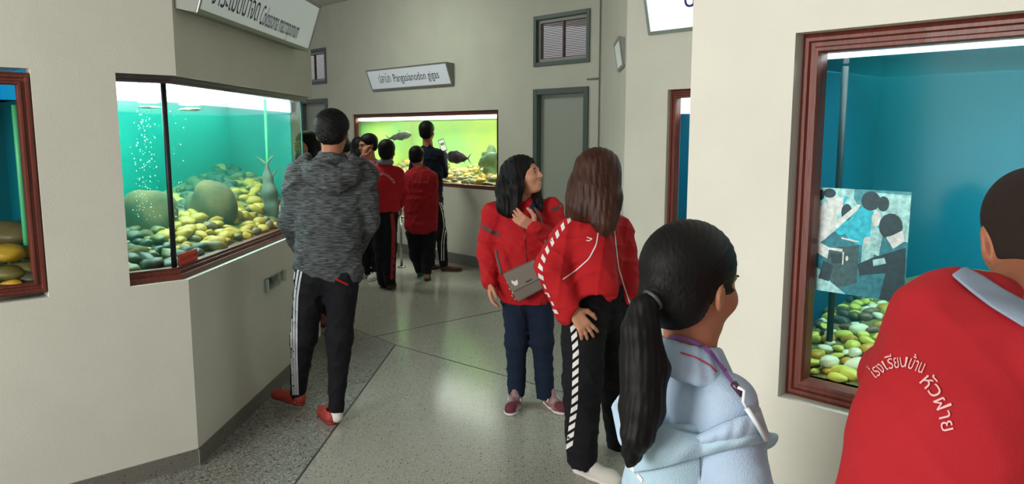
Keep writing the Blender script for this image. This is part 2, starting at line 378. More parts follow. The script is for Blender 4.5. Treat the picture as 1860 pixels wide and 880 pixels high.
mb.tube([(*((g0+g9)/2), .97), (*((g0+g9)/2), 1.86)], .0125, 12); mb.obj('corner_seal', BLACK, ct, True)
mb = MB(); g0 = (inset(INS-.004)[1]+inset(INS+.012)[1])/2; mb.tube([(*g0, .97), (*g0, 1.86)], .006, 12); mb.obj('corner_seal', mat('green_glass_edge', (40, 120, 100), rough=.2), ct, True)
I1, I2 = inset(INS+.016)
Q0 = np.array(A.xy(-.5, INS+.016)); Q5 = np.array(A.xy(-.5, .9)); Q3 = I2+Cc.u*1.25; Q4 = np.array([Q5[0]-.25, Q3[1]-.5]); Qm = I2+Cc.u*.12
def wallstrip(pts, z0, z1, th, name, m):
    mb = MB()
    for p, q in zip(pts[:-1], pts[1:]):
        t = (q-p)/np.linalg.norm(q-p); n = np.array([-t[1], t[0]])*th
        mb.prism([tuple(p), tuple(q), tuple(q-n), tuple(p-n)] if True else [], z0, z1)
    return mb.obj(name, m, ct)
ring = [Qm, Q3, Q4, Q5, Q0]
wallstrip(ring, .935, zw, -.012, 'backdrop', GREENT)
wallstrip(ring, zw, zt, -.012, 'hood', MATS['white_hood'])
wpoly = [tuple(p) for p in (Q0, I1, I2, Qm, Q3, Q4, Q5)]
mb = MB(); cen = np.mean(wpoly, axis=0); mb.prism([tuple(cen+(np.array(p)-cen)*.996) for p in wpoly], .966, zw-.004); mb.obj('water', water_mat('water_teal', (.45, .97, .8), .7, .14, (.05, .8, .65)), ct)
mb = MB(); mb.add([(q_[0], q_[1], zw-.001) for q_ in wpoly], [list(range(len(wpoly)))[::-1]]); mb.obj('water_surface', SURF, ct)
mb = MB(); mb.prism([tuple(cen+(np.array(p)-cen)*.97) for p in wpoly], zt-.008, zt-.001); mb.obj('added_glow_panel', PANEL, ct)
mb = MB(); mb.prism(wpoly, .925, .965); mb.obj('gravel_base', mat('fine_gravel', (138, 130, 62), rough=.8, second=(92, 88, 44), vscale=60, bump=.6, bscale=90), ct)
for loc, tg, pw, sx, sy in (((-1.95, 4.3, 1.875), 0, 15, .35, 1.1), ((-2.05, 5.2, 1.875), 0, 9.5, .5, .8)):
    area_light('tank_lamp', loc, (loc[0], loc[1], 0), sx, sy, pw, (.92, 1, 1))
mb = MB(); mb.tube([(-1.78, 3.95, 1.865), (-1.72, 5.1, 1.865)], .013); mb.obj('lamp_tube', TUBE, ct, True)
# thin pipes in the tanks
PIPE = mat('green_pipe', (90, 190, 130), rough=.4)
mb = MB(); x, y, _ = at(484, 250, 5.75); mb.tube([(x, y, .96), (x, y, 1.87)], .011); mb.obj('aeration_pipe', PIPE, ct, True)
mb = MB(); x, y = A.xy(-.624, .13); mb.tube([(x, y, 1.74), (x, y, 1.5), (x, y, .97)], .013); mb.obj('aeration_pipe', PIPE, TK_L, True)
mb = MB(); x, y, _ = R.pt(.0, .3, 0); mb.tube([(x, y, .95), (x, y, 1.81)], .010); mb.obj('aeration_pipe', mat('dark_pipe', (14, 40, 46), rough=.5), TK_R, True)

# ------------------------------------------------------------------ lettering
def text_tris(body, size, align='LEFT', shear=0, sx=1):
    cu = bpy.data.curves.new('t', 'FONT'); cu.body = body; cu.size = size; cu.align_x = align; cu.shear = shear; cu.resolution_u = 3
    o = bpy.data.objects.new('t', cu); COL.objects.link(o)
    dg = bpy.context.evaluated_depsgraph_get(); dg.update()
    me = bpy.data.meshes.new_from_object(o.evaluated_get(dg))
    V = np.array([v.co[:2] for v in me.vertices]); F = [list(p.vertices) for p in me.polygons]
    bpy.data.objects.remove(o); bpy.data.curves.remove(cu); bpy.data.meshes.remove(me)
    V[:, 0] *= sx
    return V, F
INK = mat('sign_ink', (42, 48, 66), rough=.6)
INKB = mat('sign_ink_blue', (38, 44, 110), rough=.6)
def sign(label, fr, s0, s1, z0, h, db, dt, texts, facem, dirr=-1):
    """wall light box leaning outward at the top: db/dt = how far the bottom/top stands off the wall"""
    mid = fr.pt((s0+s1)/2, 0, z0); t = thing('light_box_sign', label, 'sign', mid)
    def sp(s, v, off): # v 0..1 up the face, off outwards
        d = -(db+(dt-db)*v)-off; return fr.pt(s, d, z0+h*v)
    mb = MB()
    mb.hexa([fr.pt(s0, 0, z0+.02), sp(s0, 0, 0), sp(s1, 0, 0), fr.pt(s1, 0, z0+.02), fr.pt(s0, 0, z0+h-.01), sp(s0, 1, 0), sp(s1, 1, 0), fr.pt(s1, 0, z0+h-.01)][0:8])
    mb.obj('housing', facem[1], t)
    mb = MB(); e = .018; ev = e/h
    for (a, b, c, d) in ((s0, s1, 0, ev), (s0, s1, 1-ev, 1), (s0, s0+e, ev, 1-ev), (s1-e, s1, ev, 1-ev)):
        mb.hexa([sp(a, c, -.004), sp(b, c, -.004), sp(b, c, .006), sp(a, c, .006), sp(a, d, -.004), sp(b, d, -.004), sp(b, d, .006), sp(a, d, .006)])
    mb.obj('edge_frame', ALU, t)
    mb = MB(); mb.add([sp(s0+e, ev, .001), sp(s1-e, ev, .001), sp(s1-e, 1-ev, .001), sp(s0+e, 1-ev, .001)], [[0, 1, 2, 3]]); mb.obj('face_panel', facem[0], t)
    for (body, ts, sv, size, shear, sx, ink) in texts:
        V, F = text_tris(body, size, 'LEFT', shear, max(sx, .01))
        if sx < 0: V[:, 0] *= -sx/V[:, 0].max()
        mb = MB(); mb.add([sp(ts+v[0], sv+v[1]/h, .003) for v in V], F); mb.obj('lettering', ink, t)
    return t
FACE = mat('sign_face_backlit', (206, 216, 214), rough=.25, emit=.22)
FACEB = mat('sign_face_bright', (222, 228, 236), rough=.3, emit=.75)
GREYM = mat('sign_housing', (128, 132, 122), rough=.5)
sign('tilted white sign box over the corner tank lettered in Thai and Colossoma macropomum', Bf, .02, 1.74, 2.17, .30, .10, .20,
     [('จาระเม็ดน้ำจืด', .13, .20, .17, 0, -.60, INK), ('Colossoma macropomum', .76, .17, .15, .3, -.68, INK)], (FACE, GREYM))
s2a, s2b = sW(-1.909, 10.881), sW(-.70, 9.585)
sign('white sign box over the far tank lettered Pangasianodon gigas', W, s2a, s2b, 2.21, .27, .03, .13,
     [('ปลาบึก', .0+s2a+.24, .34, .15, 0, -.28, INK), ('Pangasianodon gigas', s2a+.58, .34, .14, 0, -.98, INK)], (mat('sign_face_far', (200, 206, 212), rough=.3, emit=.3), GREYM))
sign('bright white sign box partly hidden behind the right block, starting with a blue Thai letter', M, -.135, 1.5, 2.205, .3, .02, .1,
     [('ปลานิล', .13, .42, .16, 0, 1, INKB)], (FACEB, GREYM))
Df = Fr(q, 180+math.degrees(math.atan2(.893-Mc[0], 7.876-Mc[1])))
sign('small edge of a sign box poking out past the alcove corner', Df, 2.45, 2.9, 2.04, .19, .01, .04, [], (FACE, GREYM))

# ------------------------------------------------------------------ implicit-surface modeller (numpy surface nets)
def nrm(v): v = np.asarray(v, float); return v/(np.linalg.norm(v)+1e-12)
class Sdf:
    def __init__(s, h): s.h = h; s.P = []; s.disp = None
    def cone(s, a, b, ra, rb=None, k=.02, flat=None, q=1., op='u'):
        a, b = np.array(a, float), np.array(b, float); rb = ra if rb is None else rb
        r = max(ra, rb); lo, hi = np.minimum(a, b)-r, np.maximum(a, b)+r
        F = None if flat is None else nrm(flat); g = 1/q-1
        def f(X, Y, Z):
            px, py, pz = X-a[0], Y-a[1], Z-a[2]; ba = b-a
            if F is not None:
                d = px*F[0]+py*F[1]+pz*F[2]; px = px+F[0]*d*g; py = py+F[1]*d*g; pz = pz+F[2]*d*g
                ba = ba+F*(ba@F)*g
            t = np.clip((px*ba[0]+py*ba[1]+pz*ba[2])/(ba@ba+1e-9), 0, 1)
            px = px-t*ba[0]; py = py-t*ba[1]; pz = pz-t*ba[2]
            return (np.sqrt(px*px+py*py+pz*pz)-(ra+(rb-ra)*t))*(q if F is not None else 1)
        s.P.append((lo, hi, f, k, op)); return s
    def chain(s, pts, rs, k=.02, **kw):
        for i in range(len(pts)-1): s.cone(pts[i], pts[i+1], rs[i], rs[i+1], k=k, **kw)
        return s
    def ell(s, c, r, Rm=None, k=.02, op='u'):
        c = np.array(c, float); r = np.array(r, float); Rm = np.eye(3) if Rm is None else Rm   # columns = local axes
        m = r.max() if Rm is not None else r
        def f(X, Y, Z):
            px, py, pz = X-c[0], Y-c[1], Z-c[2]
            l = [px*Rm[0, i]+py*Rm[1, i]+pz*Rm[2, i] for i in range(3)]
            k0 = np.sqrt((l[0]/r[0])**2+(l[1]/r[1])**2+(l[2]/r[2])**2); k1 = np.sqrt((l[0]/r[0]**2)**2+(l[1]/r[1]**2)**2+(l[2]/r[2]**2)**2)
            return k0*(k0-1)/(k1+1e-6)
        s.P.append((c-m, c+m, f, k, op)); return s
    def cut(s, p, n, k=.004):
        """remove the side that n points to"""
        p = np.array(p, float); n = nrm(n)
        s.P.append((None, None, lambda X, Y, Z: -((X-p[0])*n[0]+(Y-p[1])*n[1]+(Z-p[2])*n[2]), k, 's')); return s
    def build(s, name, m, parent, smooth=True, zmin=None):
        h = s.h; us = [p for p in s.P if p[4] == 'u']
        lo = np.min([p[0] for p in us], 0)-.03; hi = np.max([p[1] for p in us], 0)+.03
        if zmin is not None: lo[2] = max(lo[2], zmin)
        n = np.ceil((hi-lo)/h).astype(int)+1
        ax = [lo[i]+h*np.arange(n[i]) for i in range(3)]
        V = np.full(n, .5, np.float32)
        for (a, b, f, k, op) in s.P:
            if a is None: i0 = np.zeros(3, int); i1 = n
            else:
                pad = k+2.5*h
                i0 = np.clip(np.floor((a-pad-lo)/h).astype(int), 0, n); i1 = np.clip(np.ceil((b+pad-lo)/h).astype(int)+1, 0, n)
            if (i1 <= i0).any(): continue
            X = ax[0][i0[0]:i1[0], None, None]; Y = ax[1][None, i0[1]:i1[1], None]; Z = ax[2][None, None, i0[2]:i1[2]]
            sl = (slice(i0[0], i1[0]), slice(i0[1], i1[1]), slice(i0[2], i1[2]))
            d = np.asarray(f(X, Y, Z), np.float32); v = V[sl]
            if op == 'u':
                g = np.maximum(k-np.abs(v-d), 0)/max(k, 1e-6); V[sl] = np.minimum(v, d)-g*g*k*.25
            else:
                d = -d; d = -d if False else d
                g = np.maximum(k-np.abs(v-d), 0)/max(k, 1e-6); V[sl] = np.maximum(v, d)+g*g*k*.25
        if s.disp is not None:
            ii = np.nonzero(np.abs(V) < .02)
            V[ii] += s.disp(ax[0][ii[0]], ax[1][ii[1]], ax[2][ii[2]]).astype(np.float32)
        V[0] = V[-1] = .1; V[:, 0] = V[:, -1] = .1; V[:, :, 0] = V[:, :, -1] = .1
        vs, fs = surface_nets(V, lo, h)
        o = mesh_obj(name, vs, fs, m, parent, smooth)
        BVH[o.name] = BVHTree.FromPolygons(vs.tolist(), fs.tolist())
        return o
BVH = {}
def surface_nets(V, lo, h):
    I = V < 0
    c = [I[i:I.shape[0]-1+i, j:I.shape[1]-1+j, k:I.shape[2]-1+k] for i in (0, 1) for j in (0, 1) for k in (0, 1)]
    cnt = np.zeros(c[0].shape, np.int8)
    for x in c: cnt += x
    cells = np.argwhere((cnt > 0) & (cnt < 8))
    idx = np.full(cnt.shape, -1, np.int32); idx[tuple(cells.T)] = np.arange(len(cells))
    cor = np.array([(i, j, k) for i in (0, 1) for j in (0, 1) for k in (0, 1)])
    vals = np.stack([V[tuple((cells+o).T)] for o in cor], 1)
    acc = np.zeros((len(cells), 3)); num = np.zeros(len(cells))
    for a in range(8):
        for b in range(a+1, 8):
            if np.abs(cor[a]-cor[b]).sum() != 1: continue
            va, vb = vals[:, a], vals[:, b]; m = (va < 0) != (vb < 0)
            t = np.where(m, va/np.where(m, va-vb, 1), 0)
            acc += np.where(m[:, None], cor[a]+(cor[b]-cor[a])*t[:, None], 0); num += m
    P = lo+h*(cells+acc/num[:, None])
    Q = []
    for ax_ in range(3):
        e = np.zeros(3, int); e[ax_] = 1; u = (ax_+1) % 3; v = (ax_+2) % 3
        eu = np.zeros(3, int); eu[u] = 1; ev = np.zeros(3, int); ev[v] = 1
        sl0 = [slice(1, -1)]*3; sl0[ax_] = slice(0, -1); sl1 = [slice(1, -1)]*3; sl1[ax_] = slice(1, None)
        a, b = I[tuple(sl0)], I[tuple(sl1)]
        off = np.array([1, 1, 1]); off[ax_] = 0
        for (m, flip) in ((a & ~b, False), (~a & b, True)):
            g = np.argwhere(m)+off
            if not len(g): continue
            q = np.stack([idx[tuple((g-eu-ev).T)], idx[tuple((g-ev).T)], idx[tuple(g.T)], idx[tuple((g-eu).T)]], 1)
            Q.append(q[:, ::-1] if flip else q)
    return P, np.concatenate(Q)
def folds(amp, wl, seed=0, dirn=(0, 0, 1), stretch=1.):
    """soft cloth wrinkles, elongated roughly across dirn"""
    r = np.random.RandomState(seed); W_ = []
    for i in range(5):
        v = nrm(r.normal(size=3)+np.array(dirn)*1.2*stretch)*2*math.pi/(wl*r.uniform(.7, 1.5)); w2 = r.normal(size=3)*2*math.pi/(wl*3); W_.append((v, w2, r.uniform(0, 6)))
    def f(x, y, z):
        o = 0
        for v, w2, ph in W_:
            o = o+1/(1+5*np.sin(.5*(v[0]*x+v[1]*y+v[2]*z)+1.3*np.sin(w2[0]*x+w2[1]*y+w2[2]*z+ph)+ph)**2)-.42
        return -amp*o/2
    return f

# decals: printed or sewn marks laid on a cloth surface by projecting them along the viewing direction they were measured in
CAMV = Vector((0, 0, CAMZ))
def project(px, py, targets, off=.002):
    r = Vector(at(px, py, 1.0))-CAMV; r.normalize(); best = None
    for t in targets:
        h = BVH[t.name].ray_cast(CAMV, r)
        if h[0] is not None and (best is None or h[3] < best[3]): best = h
    if best is None: return None
    n = best[1]
    if n.dot(r) > 0: n = -n
    return np.array(best[0]+n*off*.5-r*off*.5), best[3]
def decal(name, V2, F2, targets, m, parent, off=.002, maxjump=.12):
    P_ = [project(x, y, targets, off) for x, y in V2]
    F = [f for f in F2 if all(P_[i] is not None for i in f) and (max(P_[i][1] for i in f)-min(P_[i][1] for i in f)) < maxjump]
    us = sorted(set(i for f in F for i in f)); mp = {i: k for k, i in enumerate(us)}
    if not us: return None
    return mesh_obj(name, [P_[i][0] for i in us], [[mp[i] for i in f] for f in F], m, parent)
def resample(pts, n):
    pts = np.array(pts, float); d = np.r_[0, np.cumsum(np.linalg.norm(np.diff(pts, axis=0), axis=1))]
    t = np.linspace(0, d[-1], n); return np.stack([np.interp(t, d, pts[:, i]) for i in range(pts.shape[1])], 1)
def smooth_path(pts, n):
    p = resample(pts, n)
    for _ in range(max(1, n//8)): p[1:-1] = (p[:-2]+2*p[1:-1]+p[2:])/4
    return p
def ribbon(name, pts, w, targets, m, parent, n=40, off=.002, w1=None):
    p = smooth_path(pts, n); t = np.gradient(p, axis=0); t /= np.linalg.norm(t, axis=1)[:, None]; nn = np.stack([-t[:, 1], t[:, 0]], 1)
    ww = np.linspace(w, w if w1 is None else w1, n)[:, None]/2
    V = np.concatenate([p-nn*ww, p, p+nn*ww]); F = []
    for i in range(n-1):
        F += [[i, i+1, n+i+1, n+i], [n+i, n+i+1, 2*n+i+1, 2*n+i]]
    return decal(name, V, F, targets, m, parent, off)
def dashes(name, pts, w, L, gap, slant, targets, m, parent, off=.002, taper=None):
    """slanted blocks along a path"""
    p = smooth_path(pts, 200); d = np.r_[0, np.cumsum(np.linalg.norm(np.diff(p, axis=0), axis=1))]
    V, F = [], []; s = 0
    def q(s, c):
        x = np.interp(s, d, p[:, 0]); y = np.interp(s, d, p[:, 1]); x2 = np.interp(s+1, d, p[:, 0]); y2 = np.interp(s+1, d, p[:, 1])
        if s+1 > d[-1]: x2 = x+(p[-1, 0]-p[-2, 0]); y2 = y+(p[-1, 1]-p[-2, 1])
        t = nrm([x2-x, y2-y]); return (x-t[1]*c, y+t[0]*c)
    while s < d[-1]-L:
        b = len(V); nu = 3
        for i in range(nu+1):
            for j in range(nu+1):
                c = (j/nu-.5)*w; V.append(q(s+L*i/nu+slant*(j/nu-.5), c))
        for i in range(nu):
            for j in range(nu): F.append([b+i*(nu+1)+j, b+i*(nu+1)+j+1, b+(i+1)*(nu+1)+j+1, b+(i+1)*(nu+1)+j])
        s += L+gap
    return decal(name, V, F, targets, m, parent, off)

def draped(name, up, lo, targets, m, parent, base_off, bulge, n=60, k=14, fold=.0015):
    """sheet of cloth lying over the body between two edges"""
    u_, l_ = smooth_path(up, n), smooth_path(lo, n); V = []; ok = []; last = None
    for i in range(n):
        for j in range(k+1):
            v = j/k; x, y = u_[i]*(1-v)+l_[i]*v; h_ = project(x, y, targets, 0)
            r = Vector(at(x, y, 1.0))-CAMV; r.normalize(); ok.append(h_ is not None)
            if h_ is None: V.append(last if last is not None else np.zeros(3)); continue
            last = h_[0]-np.array(r)*(base_off+bulge*math.sin(math.pi*v)**.7+fold*math.sin(i*.5+5*v)); V.append(last)
    F = [[i*(k+1)+j, (i+1)*(k+1)+j, (i+1)*(k+1)+j+1, i*(k+1)+j+1] for i in range(n-1) for j in range(k)]
    F = [f for f in F if all(ok[a] for a in f)]; us = sorted(set(a for f in F for a in f)); mp = {a: c for c, a in enumerate(us)}
    o = mesh_obj(name, [V[a] for a in us], [[mp[a] for a in f] for f in F], m, parent, True); BVH[o.name] = BVHTree.FromPolygons([list(V[a]) for a in us], [[mp[a] for a in f] for f in F])
    sm = o.modifiers.new('smooth', 'SMOOTH'); sm.iterations = 6; so = o.modifiers.new('solidify', 'SOLIDIFY'); so.thickness = .004; return o

# ------------------------------------------------------------------ people
def skin(name='skin_tan', rgb=(176, 116, 88)): return mat(name, rgb, rough=.55, spec=.4, vary=.06, vscale=12)
SK1 = skin(); SK2 = skin('skin_light', (196, 138, 110)); SK3 = skin('skin_brown', (158, 98, 70))
HAIRB = mat('black_hair', (14, 12, 12), rough=.58, bump=.12, bscale=160, stretch=(1, 1, .06), spec=.2)
HAIRN = mat('brown_hair', (64, 34, 23), rough=.5, spec=.3, bump=.3, bscale=110, stretch=(1, 1, .05), vary=.35, vscale=45)
def cloth(name, rgb, bump=.25, bs=260, rough=.85, **k): return mat(name, rgb, rough=rough, bump=bump, bscale=bs, spec=.25, **k)
RED = cloth('red_cloth', (180, 28, 34)); RED2 = cloth('red_cloth_dark', (160, 26, 34)); REDP = cloth('red_polo', (166, 30, 37), bump=.12, bs=320)
PBLK = cloth('black_trousers', (19, 19, 24)); WHT = mat('white_trim', (226, 220, 214), rough=.7)
DEN = cloth('dark_denim', (22, 34, 54), bump=.3)
EYEW = mat('eye_white', (182, 168, 158), rough=.25); EYED = mat('eye_dark', (22, 14, 12), rough=.2); LIP = mat('lips', (150, 72, 66), rough=.45); BROW = mat('eyebrow', (34, 24, 20), rough=.8); TEETH = mat('teeth', (225, 215, 200), rough=.3)
def head_frame(f, up=(0, 0, 1), roll=0):
    f = nrm(f); r = nrm(np.cross(f, up)); u = np.cross(r, f)
    if roll: c, s_ = math.cos(roll), math.sin(roll); r, u = r*c+u*s_, u*c-r*s_
    return np.stack([r, f, u], 1)
def head_prims(s, c, Rm, sc=1., female=False, smile=False):
    L = lambda x, y, z: c+Rm@(np.array([x, y, z])*sc)
    s.ell(L(0, -.012, .03), np.array([.075, .095, .085])*sc, Rm, k=.01)
    s.ell(L(0, .028, -.03), np.array([.060 if female else .064, .062, .078])*sc, Rm, k=.03)
    s.ell(L(0, .062, -.092), np.array([.024, .022, .018])*sc, Rm, k=.03)
    s.cone(L(0, .086, .018), L(0, .106, -.026), .008*sc, .0115*sc, k=.012)
    for x in (-1, 1):
        s.ell(L(x*.013, .095, -.03), np.array([.008, .009, .008])*sc, Rm, k=.008)
        s.ell(L(x*.036, .062, -.026), np.array([.026, .024, .026])*sc, Rm, k=.02)
        s.ell(L(x*.076, -.006, -.008), np.array([.009, .018, .031])*sc, Rm@rotz(x*.35), k=.008)
        s.ell(L(x*.083, -.002, -.004), np.array([.005, .011, .02])*sc, Rm@rotz(x*.35), k=.004, op='s')
    s.ell(L(0, .078, .022), np.array([.048, .018, .011])*sc, Rm, k=.015)
    for x in (-1, 1): s.ell(L(x*.031, .098, .004), np.array([.017, .016, .011])*sc, Rm, k=.012, op='s')
    s.ell(L(0, .084, -.058), np.array([.024, .012, .006])*sc, Rm, k=.008)
    s.ell(L(0, .081, -.069), np.array([.020, .013, .007])*sc, Rm, k=.008)
def rotz(a): return np.array([[math.cos(a), -math.sin(a), 0], [math.sin(a), math.cos(a), 0], [0, 0, 1]])
def face_bits(parent, c, Rm, sc=1., smile=False):
    def blob(name, x, y, z, r, m, Rl=None):
        n, k = 10, 8; V = []; F = []
        for i in range(k+1):
            for j in range(n):
                th, ph = math.pi*i/k, 2*math.pi*j/n
                p = np.array([math.sin(th)*math.cos(ph)*r[0], math.sin(th)*math.sin(ph)*r[1], math.cos(th)*r[2]])
                if Rl is not None: p = Rl@p
                V.append(c+Rm@((np.array([x, y, z])+p)*sc))
        for i in range(k):
            for j in range(n): F.append([i*n+j, (i+1)*n+j, (i+1)*n+(j+1) % n, i*n+(j+1) % n])
        return mesh_obj(name, V, F, m, parent, True)
    for x in (-1, 1):
        e = blob('eye', x*.031, .0775, .004, (.0095, .0115, .0048), EYEW); blob('iris', x*.031, .0885, .004, (.0062, .003, .0050), EYED, None)
        blob('eyebrow', x*.032, .091, .0235, (.016, .004, .003), BROW, rotz(-x*.25))
    blob('lips', 0, .0865, -.0575, (.022, .0095, .0035), LIP); blob('lips', 0, .0845, -.0685, (.018, .011, .005), LIP)
    if smile: blob('teeth', 0, .0875, -.063, (.017, .0085, .004), TEETH)
def hand_prims(s, w_, d, nrm_, thumb, curl=.35, size=1., spread=.12, r=1.):
    """w_: wrist, d: direction of the palm, nrm_: palm normal (towards the palm side), thumb: side the thumb leaves"""
    d = nrm(d); pn = nrm(np.array(nrm_)-d*(np.dot(nrm_, d))); t = nrm(np.array(thumb)-d*np.dot(thumb, d)-pn*np.dot(thumb, pn)); z = size
    w_ = np.array(w_, float)
    for i, o in enumerate((.026, .009, -.009, -.025)):
        s.cone(w_+t*o*.55*z, w_+d*.085*z+t*o*z, .015*z, .0115*z*r, k=.012, flat=pn, q=.85)
        ln = (.072, .08, .074, .058)[i]*z; b = w_+d*.086*z+t*o*1.02*z
        a = curl*(1+.12*i); d1 = nrm(d+t*spread*(1.5-i)*.6+pn*math.tan(min(a*.6, 1.2))); p1 = b+d1*ln*.45
        d2 = nrm(d1+pn*math.tan(min(a, 1.25))); p2 = p1+d2*ln*.32; d3 = nrm(d2+pn*math.tan(min(a*.8, 1.2))); p3 = p2+d3*ln*.25
        s.chain([b, p1, p2, p3], [.0098*z*r, .0088*z*r, .0082*z*r, .0072*z*r], k=.003)
    b = w_+d*.02*z+t*.022*z; q1 = b+nrm(t*1.0+d*.75+pn*.35)*.042*z; q2 = q1+nrm(d*1.0+t*.45+pn*.35)*.032*z; q3 = q2+nrm(d+pn*.45+t*.1)*.026*z
    s.chain([b, q1, q2, q3], [.015*z, .0125*z, .0105*z*r, .0085*z*r], k=.008)
def shoe(parent, heel, dirn, L, mu, ms, up=(0, 0, 1), h=.006, w_=1., laces=None, tall=0, name='shoe', hi=.052, toem=None):
    """heel: point on the sole plane under the heel; builds upper (> sole, laces)"""
    f = nrm(dirn); u = nrm(np.array(up)-f*np.dot(up, f)); r = np.cross(f, u); g = lambda a, b, c: np.array(heel)+f*a*L+r*b*L+u*c*L
    s = Sdf(h)
    s.cone(g(.14, 0, .15), g(.42, 0, .14), .115*L*w_, .13*L*w_, k=.02); s.cone(g(.42, 0, .12), g(.74, -.01, .10), .13*L*w_, .15*L*w_, k=.03, flat=u, q=.8); s.cone(g(.74, 0, .09), g(.88, 0, .08), .145*L*w_, .11*L*w_, k=.03, flat=u, q=.8)
    s.cone(g(.12, 0, .18), g(.2, 0, .3), .11*L*w_, .125*L*w_, k=.03); s.cone(g(.17, 0, .42), g(.17, 0, .3), .10*L, .085*L, k=.01, op='s')
    if tall: s.cone(g(.24, 0, .25), g(.36, 0, .40), .11*L, .075*L, k=.03)
    s.cut(g(0, 0, .045), -u); s.cut(g(.16, 0, .36+tall), nrm(u+f*.0))
    o = s.build(name, mu, parent)
    s2 = Sdf(h); s2.cone(g(.12, 0, .06), g(.45, 0, .06), .125*L*w_, .135*L*w_, k=.02); s2.cone(g(.45, 0, .06), g(.76, 0, .06), .135*L*w_, .165*L*w_, k=.03); s2.cone(g(.76, 0, .06), g(.87, 0, .06), .16*L*w_, .13*L*w_, k=.02)
    s2.cut(g(0, 0, .002), -u, .002); s2.cut(g(0, 0, .075), u, .002)
    so = s2.build('sole', ms, o if parent is not None else parent)
    so.parent = o; so.location = (0, 0, 0)
    # re-seat sole vertices relative to the shoe (same base as the person)
    if laces is not None:
        mb = MB()
        for i in range(4):
            a = .36+i*.085; hz = .245-i*.032
            mb.tube([g(a, -.07, hz-.03), g(a+.03, 0, hz+.005), g(a, .07, hz-.03)], .0035*1.1, 6)
        l = mb.obj('laces', laces, o, True)
    return o
def person(label, base):
    p = thing('person', label, 'person', base); return p
def leg_prims(s, hip, kn, an, r, flare=1., k=.03):
    s.cone(hip, kn, r[0], r[1], k=k); s.cone(kn, an, r[1], r[2], k=k)
def base_of(J): return (float((J['anL'][0]+J['anR'][0])/2), float((J['anL'][1]+J['anR'][1])/2), 0)
def skeleton_body(p, J, Rh, h, sc=1., female=False, m=SK1, hands=(), feet=True, arm=.032, face=False, smile=False, neck=.05):
    s = Sdf(h); c = J['head']
    head_prims(s, c, Rh, sc, female, smile)
    s.cone(c+Rh@(np.array([0, -.018, -.045])*sc), J['neck'], neck*sc, neck*1.08*sc, k=.03)
    s.cone(J['neck'], (J['shL']+J['shR'])/2*.5+J['neck']*.5, neck*sc, .06*sc, k=.03)
    ax = nrm(J['shR']-J['shL']); cen = (J['shL']+J['shR'])/2; up = nrm(cen-J['pel']); fr = nrm(np.cross(ax, up))
    s.cone(J['shL']*.8+J['shR']*.2, J['shR']*.8+J['shL']*.2, .045*sc, k=.04)
    s.cone(cen-up*.08, (cen+J['pel'])/2, .10*sc, .09*sc, k=.05, flat=fr, q=.62)
    s.cone((cen+J['pel'])/2, J['pel'], .09*sc, .10*sc, k=.05, flat=fr, q=.62)
    for a in 'LR':
        s.cone(J['sh'+a], J['el'+a], arm*1.2*sc, arm*sc, k=.03); s.cone(J['el'+a], J['wr'+a], arm*sc, .023*sc, k=.02)
        s.cone(J['hip'+a], J['kn'+a], .058*sc, .042*sc, k=.04); s.cone(J['kn'+a], J['an'+a], .042*sc, .028*sc, k=.03)
        fd = J.get('ft'+a)
        if feet: s.cone(J['an'+a], J['an'+a]*[1, 1, 0]+[0, 0, max(.055, J['an'+a][2]-.09)], .028*sc, .03*sc, k=.01)
    for hp in hands: hand_prims(s, **hp)
    o = s.build('body', m, p)
    if face: face_bits(p, c, Rh, sc, smile)
    return o
def trousers(p, J, h, m, r=(.095, .062, .048), hipr=.115, q=.75, amp=.006, name='trousers', seed=1, drop=.0, up=.05):
    s = Sdf(h); ax = nrm(J['hipR']-J['hipL']); fr = nrm(np.cross(ax, [0, 0, 1]))
    mid = (J['hipL']+J['hipR'])/2
    s.cone(J['hipL']*.72+J['hipR']*.28+[0, 0, up], J['hipR']*.72+J['hipL']*.28+[0, 0, up], hipr*.92, k=.05, flat=fr, q=q)
    for a in 'LR': 
        leg_prims(s, J['hip'+a], J['kn'+a], J['an'+a]+(nrm(J['an'+a]-J['kn'+a])*.05), r, k=.035); d_ = nrm(J['an'+a]-J['kn'+a])
        s.ell(J['an'+a]+d_*(.14+drop), (.13, .13, .1), head_frame(np.cross(d_, [1, .2, 0]), d_), k=.006, op='s')
    s.disp = folds(amp, .10, seed, (0, 0, 1)); return s.build(name, m, p)

def T(x, y, Y): return at(x, y, Y)
def garment(J, h, w, q=.66, sl=(.062, .05, .042), hem=None, waist=None, seed=2, amp=.008, wl=.11, armext=0, shr=.055, bulge=None, sleeves='LR', k=.05, topdrop=.07, chest=None):
    """jacket or shirt volume: torso, shoulders, sleeves"""
    s = Sdf(h); ax = nrm(J['shR']-J['shL']); cen = (J['shL']+J['shR'])/2; up = nrm(cen-J['pel']); fr = nrm(np.cross(ax, up))
    waist = w*.93 if waist is None else waist; chest = w if chest is None else chest
    mid = (cen+J['pel'])/2
    s.cone(cen-up*topdrop, mid, chest, waist, k=k, flat=fr, q=q); s.cone(mid, J['pel'], waist, w if hem is None else hem, k=k, flat=fr, q=q)
    s.cone(J['shL'], J['shR'], shr, k=k); s.cone(cen-up*.0, J['neck'], shr*1.1, shr*.95, k=k)
    for a in sleeves:
        s.cone(J['sh'+a], J['el'+a], sl[0], sl[1], k=.03); s.cone(J['el'+a], J['wr'+a], sl[1], sl[2], k=.02)
    s.disp = folds(amp, wl, seed, tuple(up))
    s.up = up; s.fr = fr; s.ax = ax; s.cen = cen
    return s
def rounded(v, p): return np.array(v)

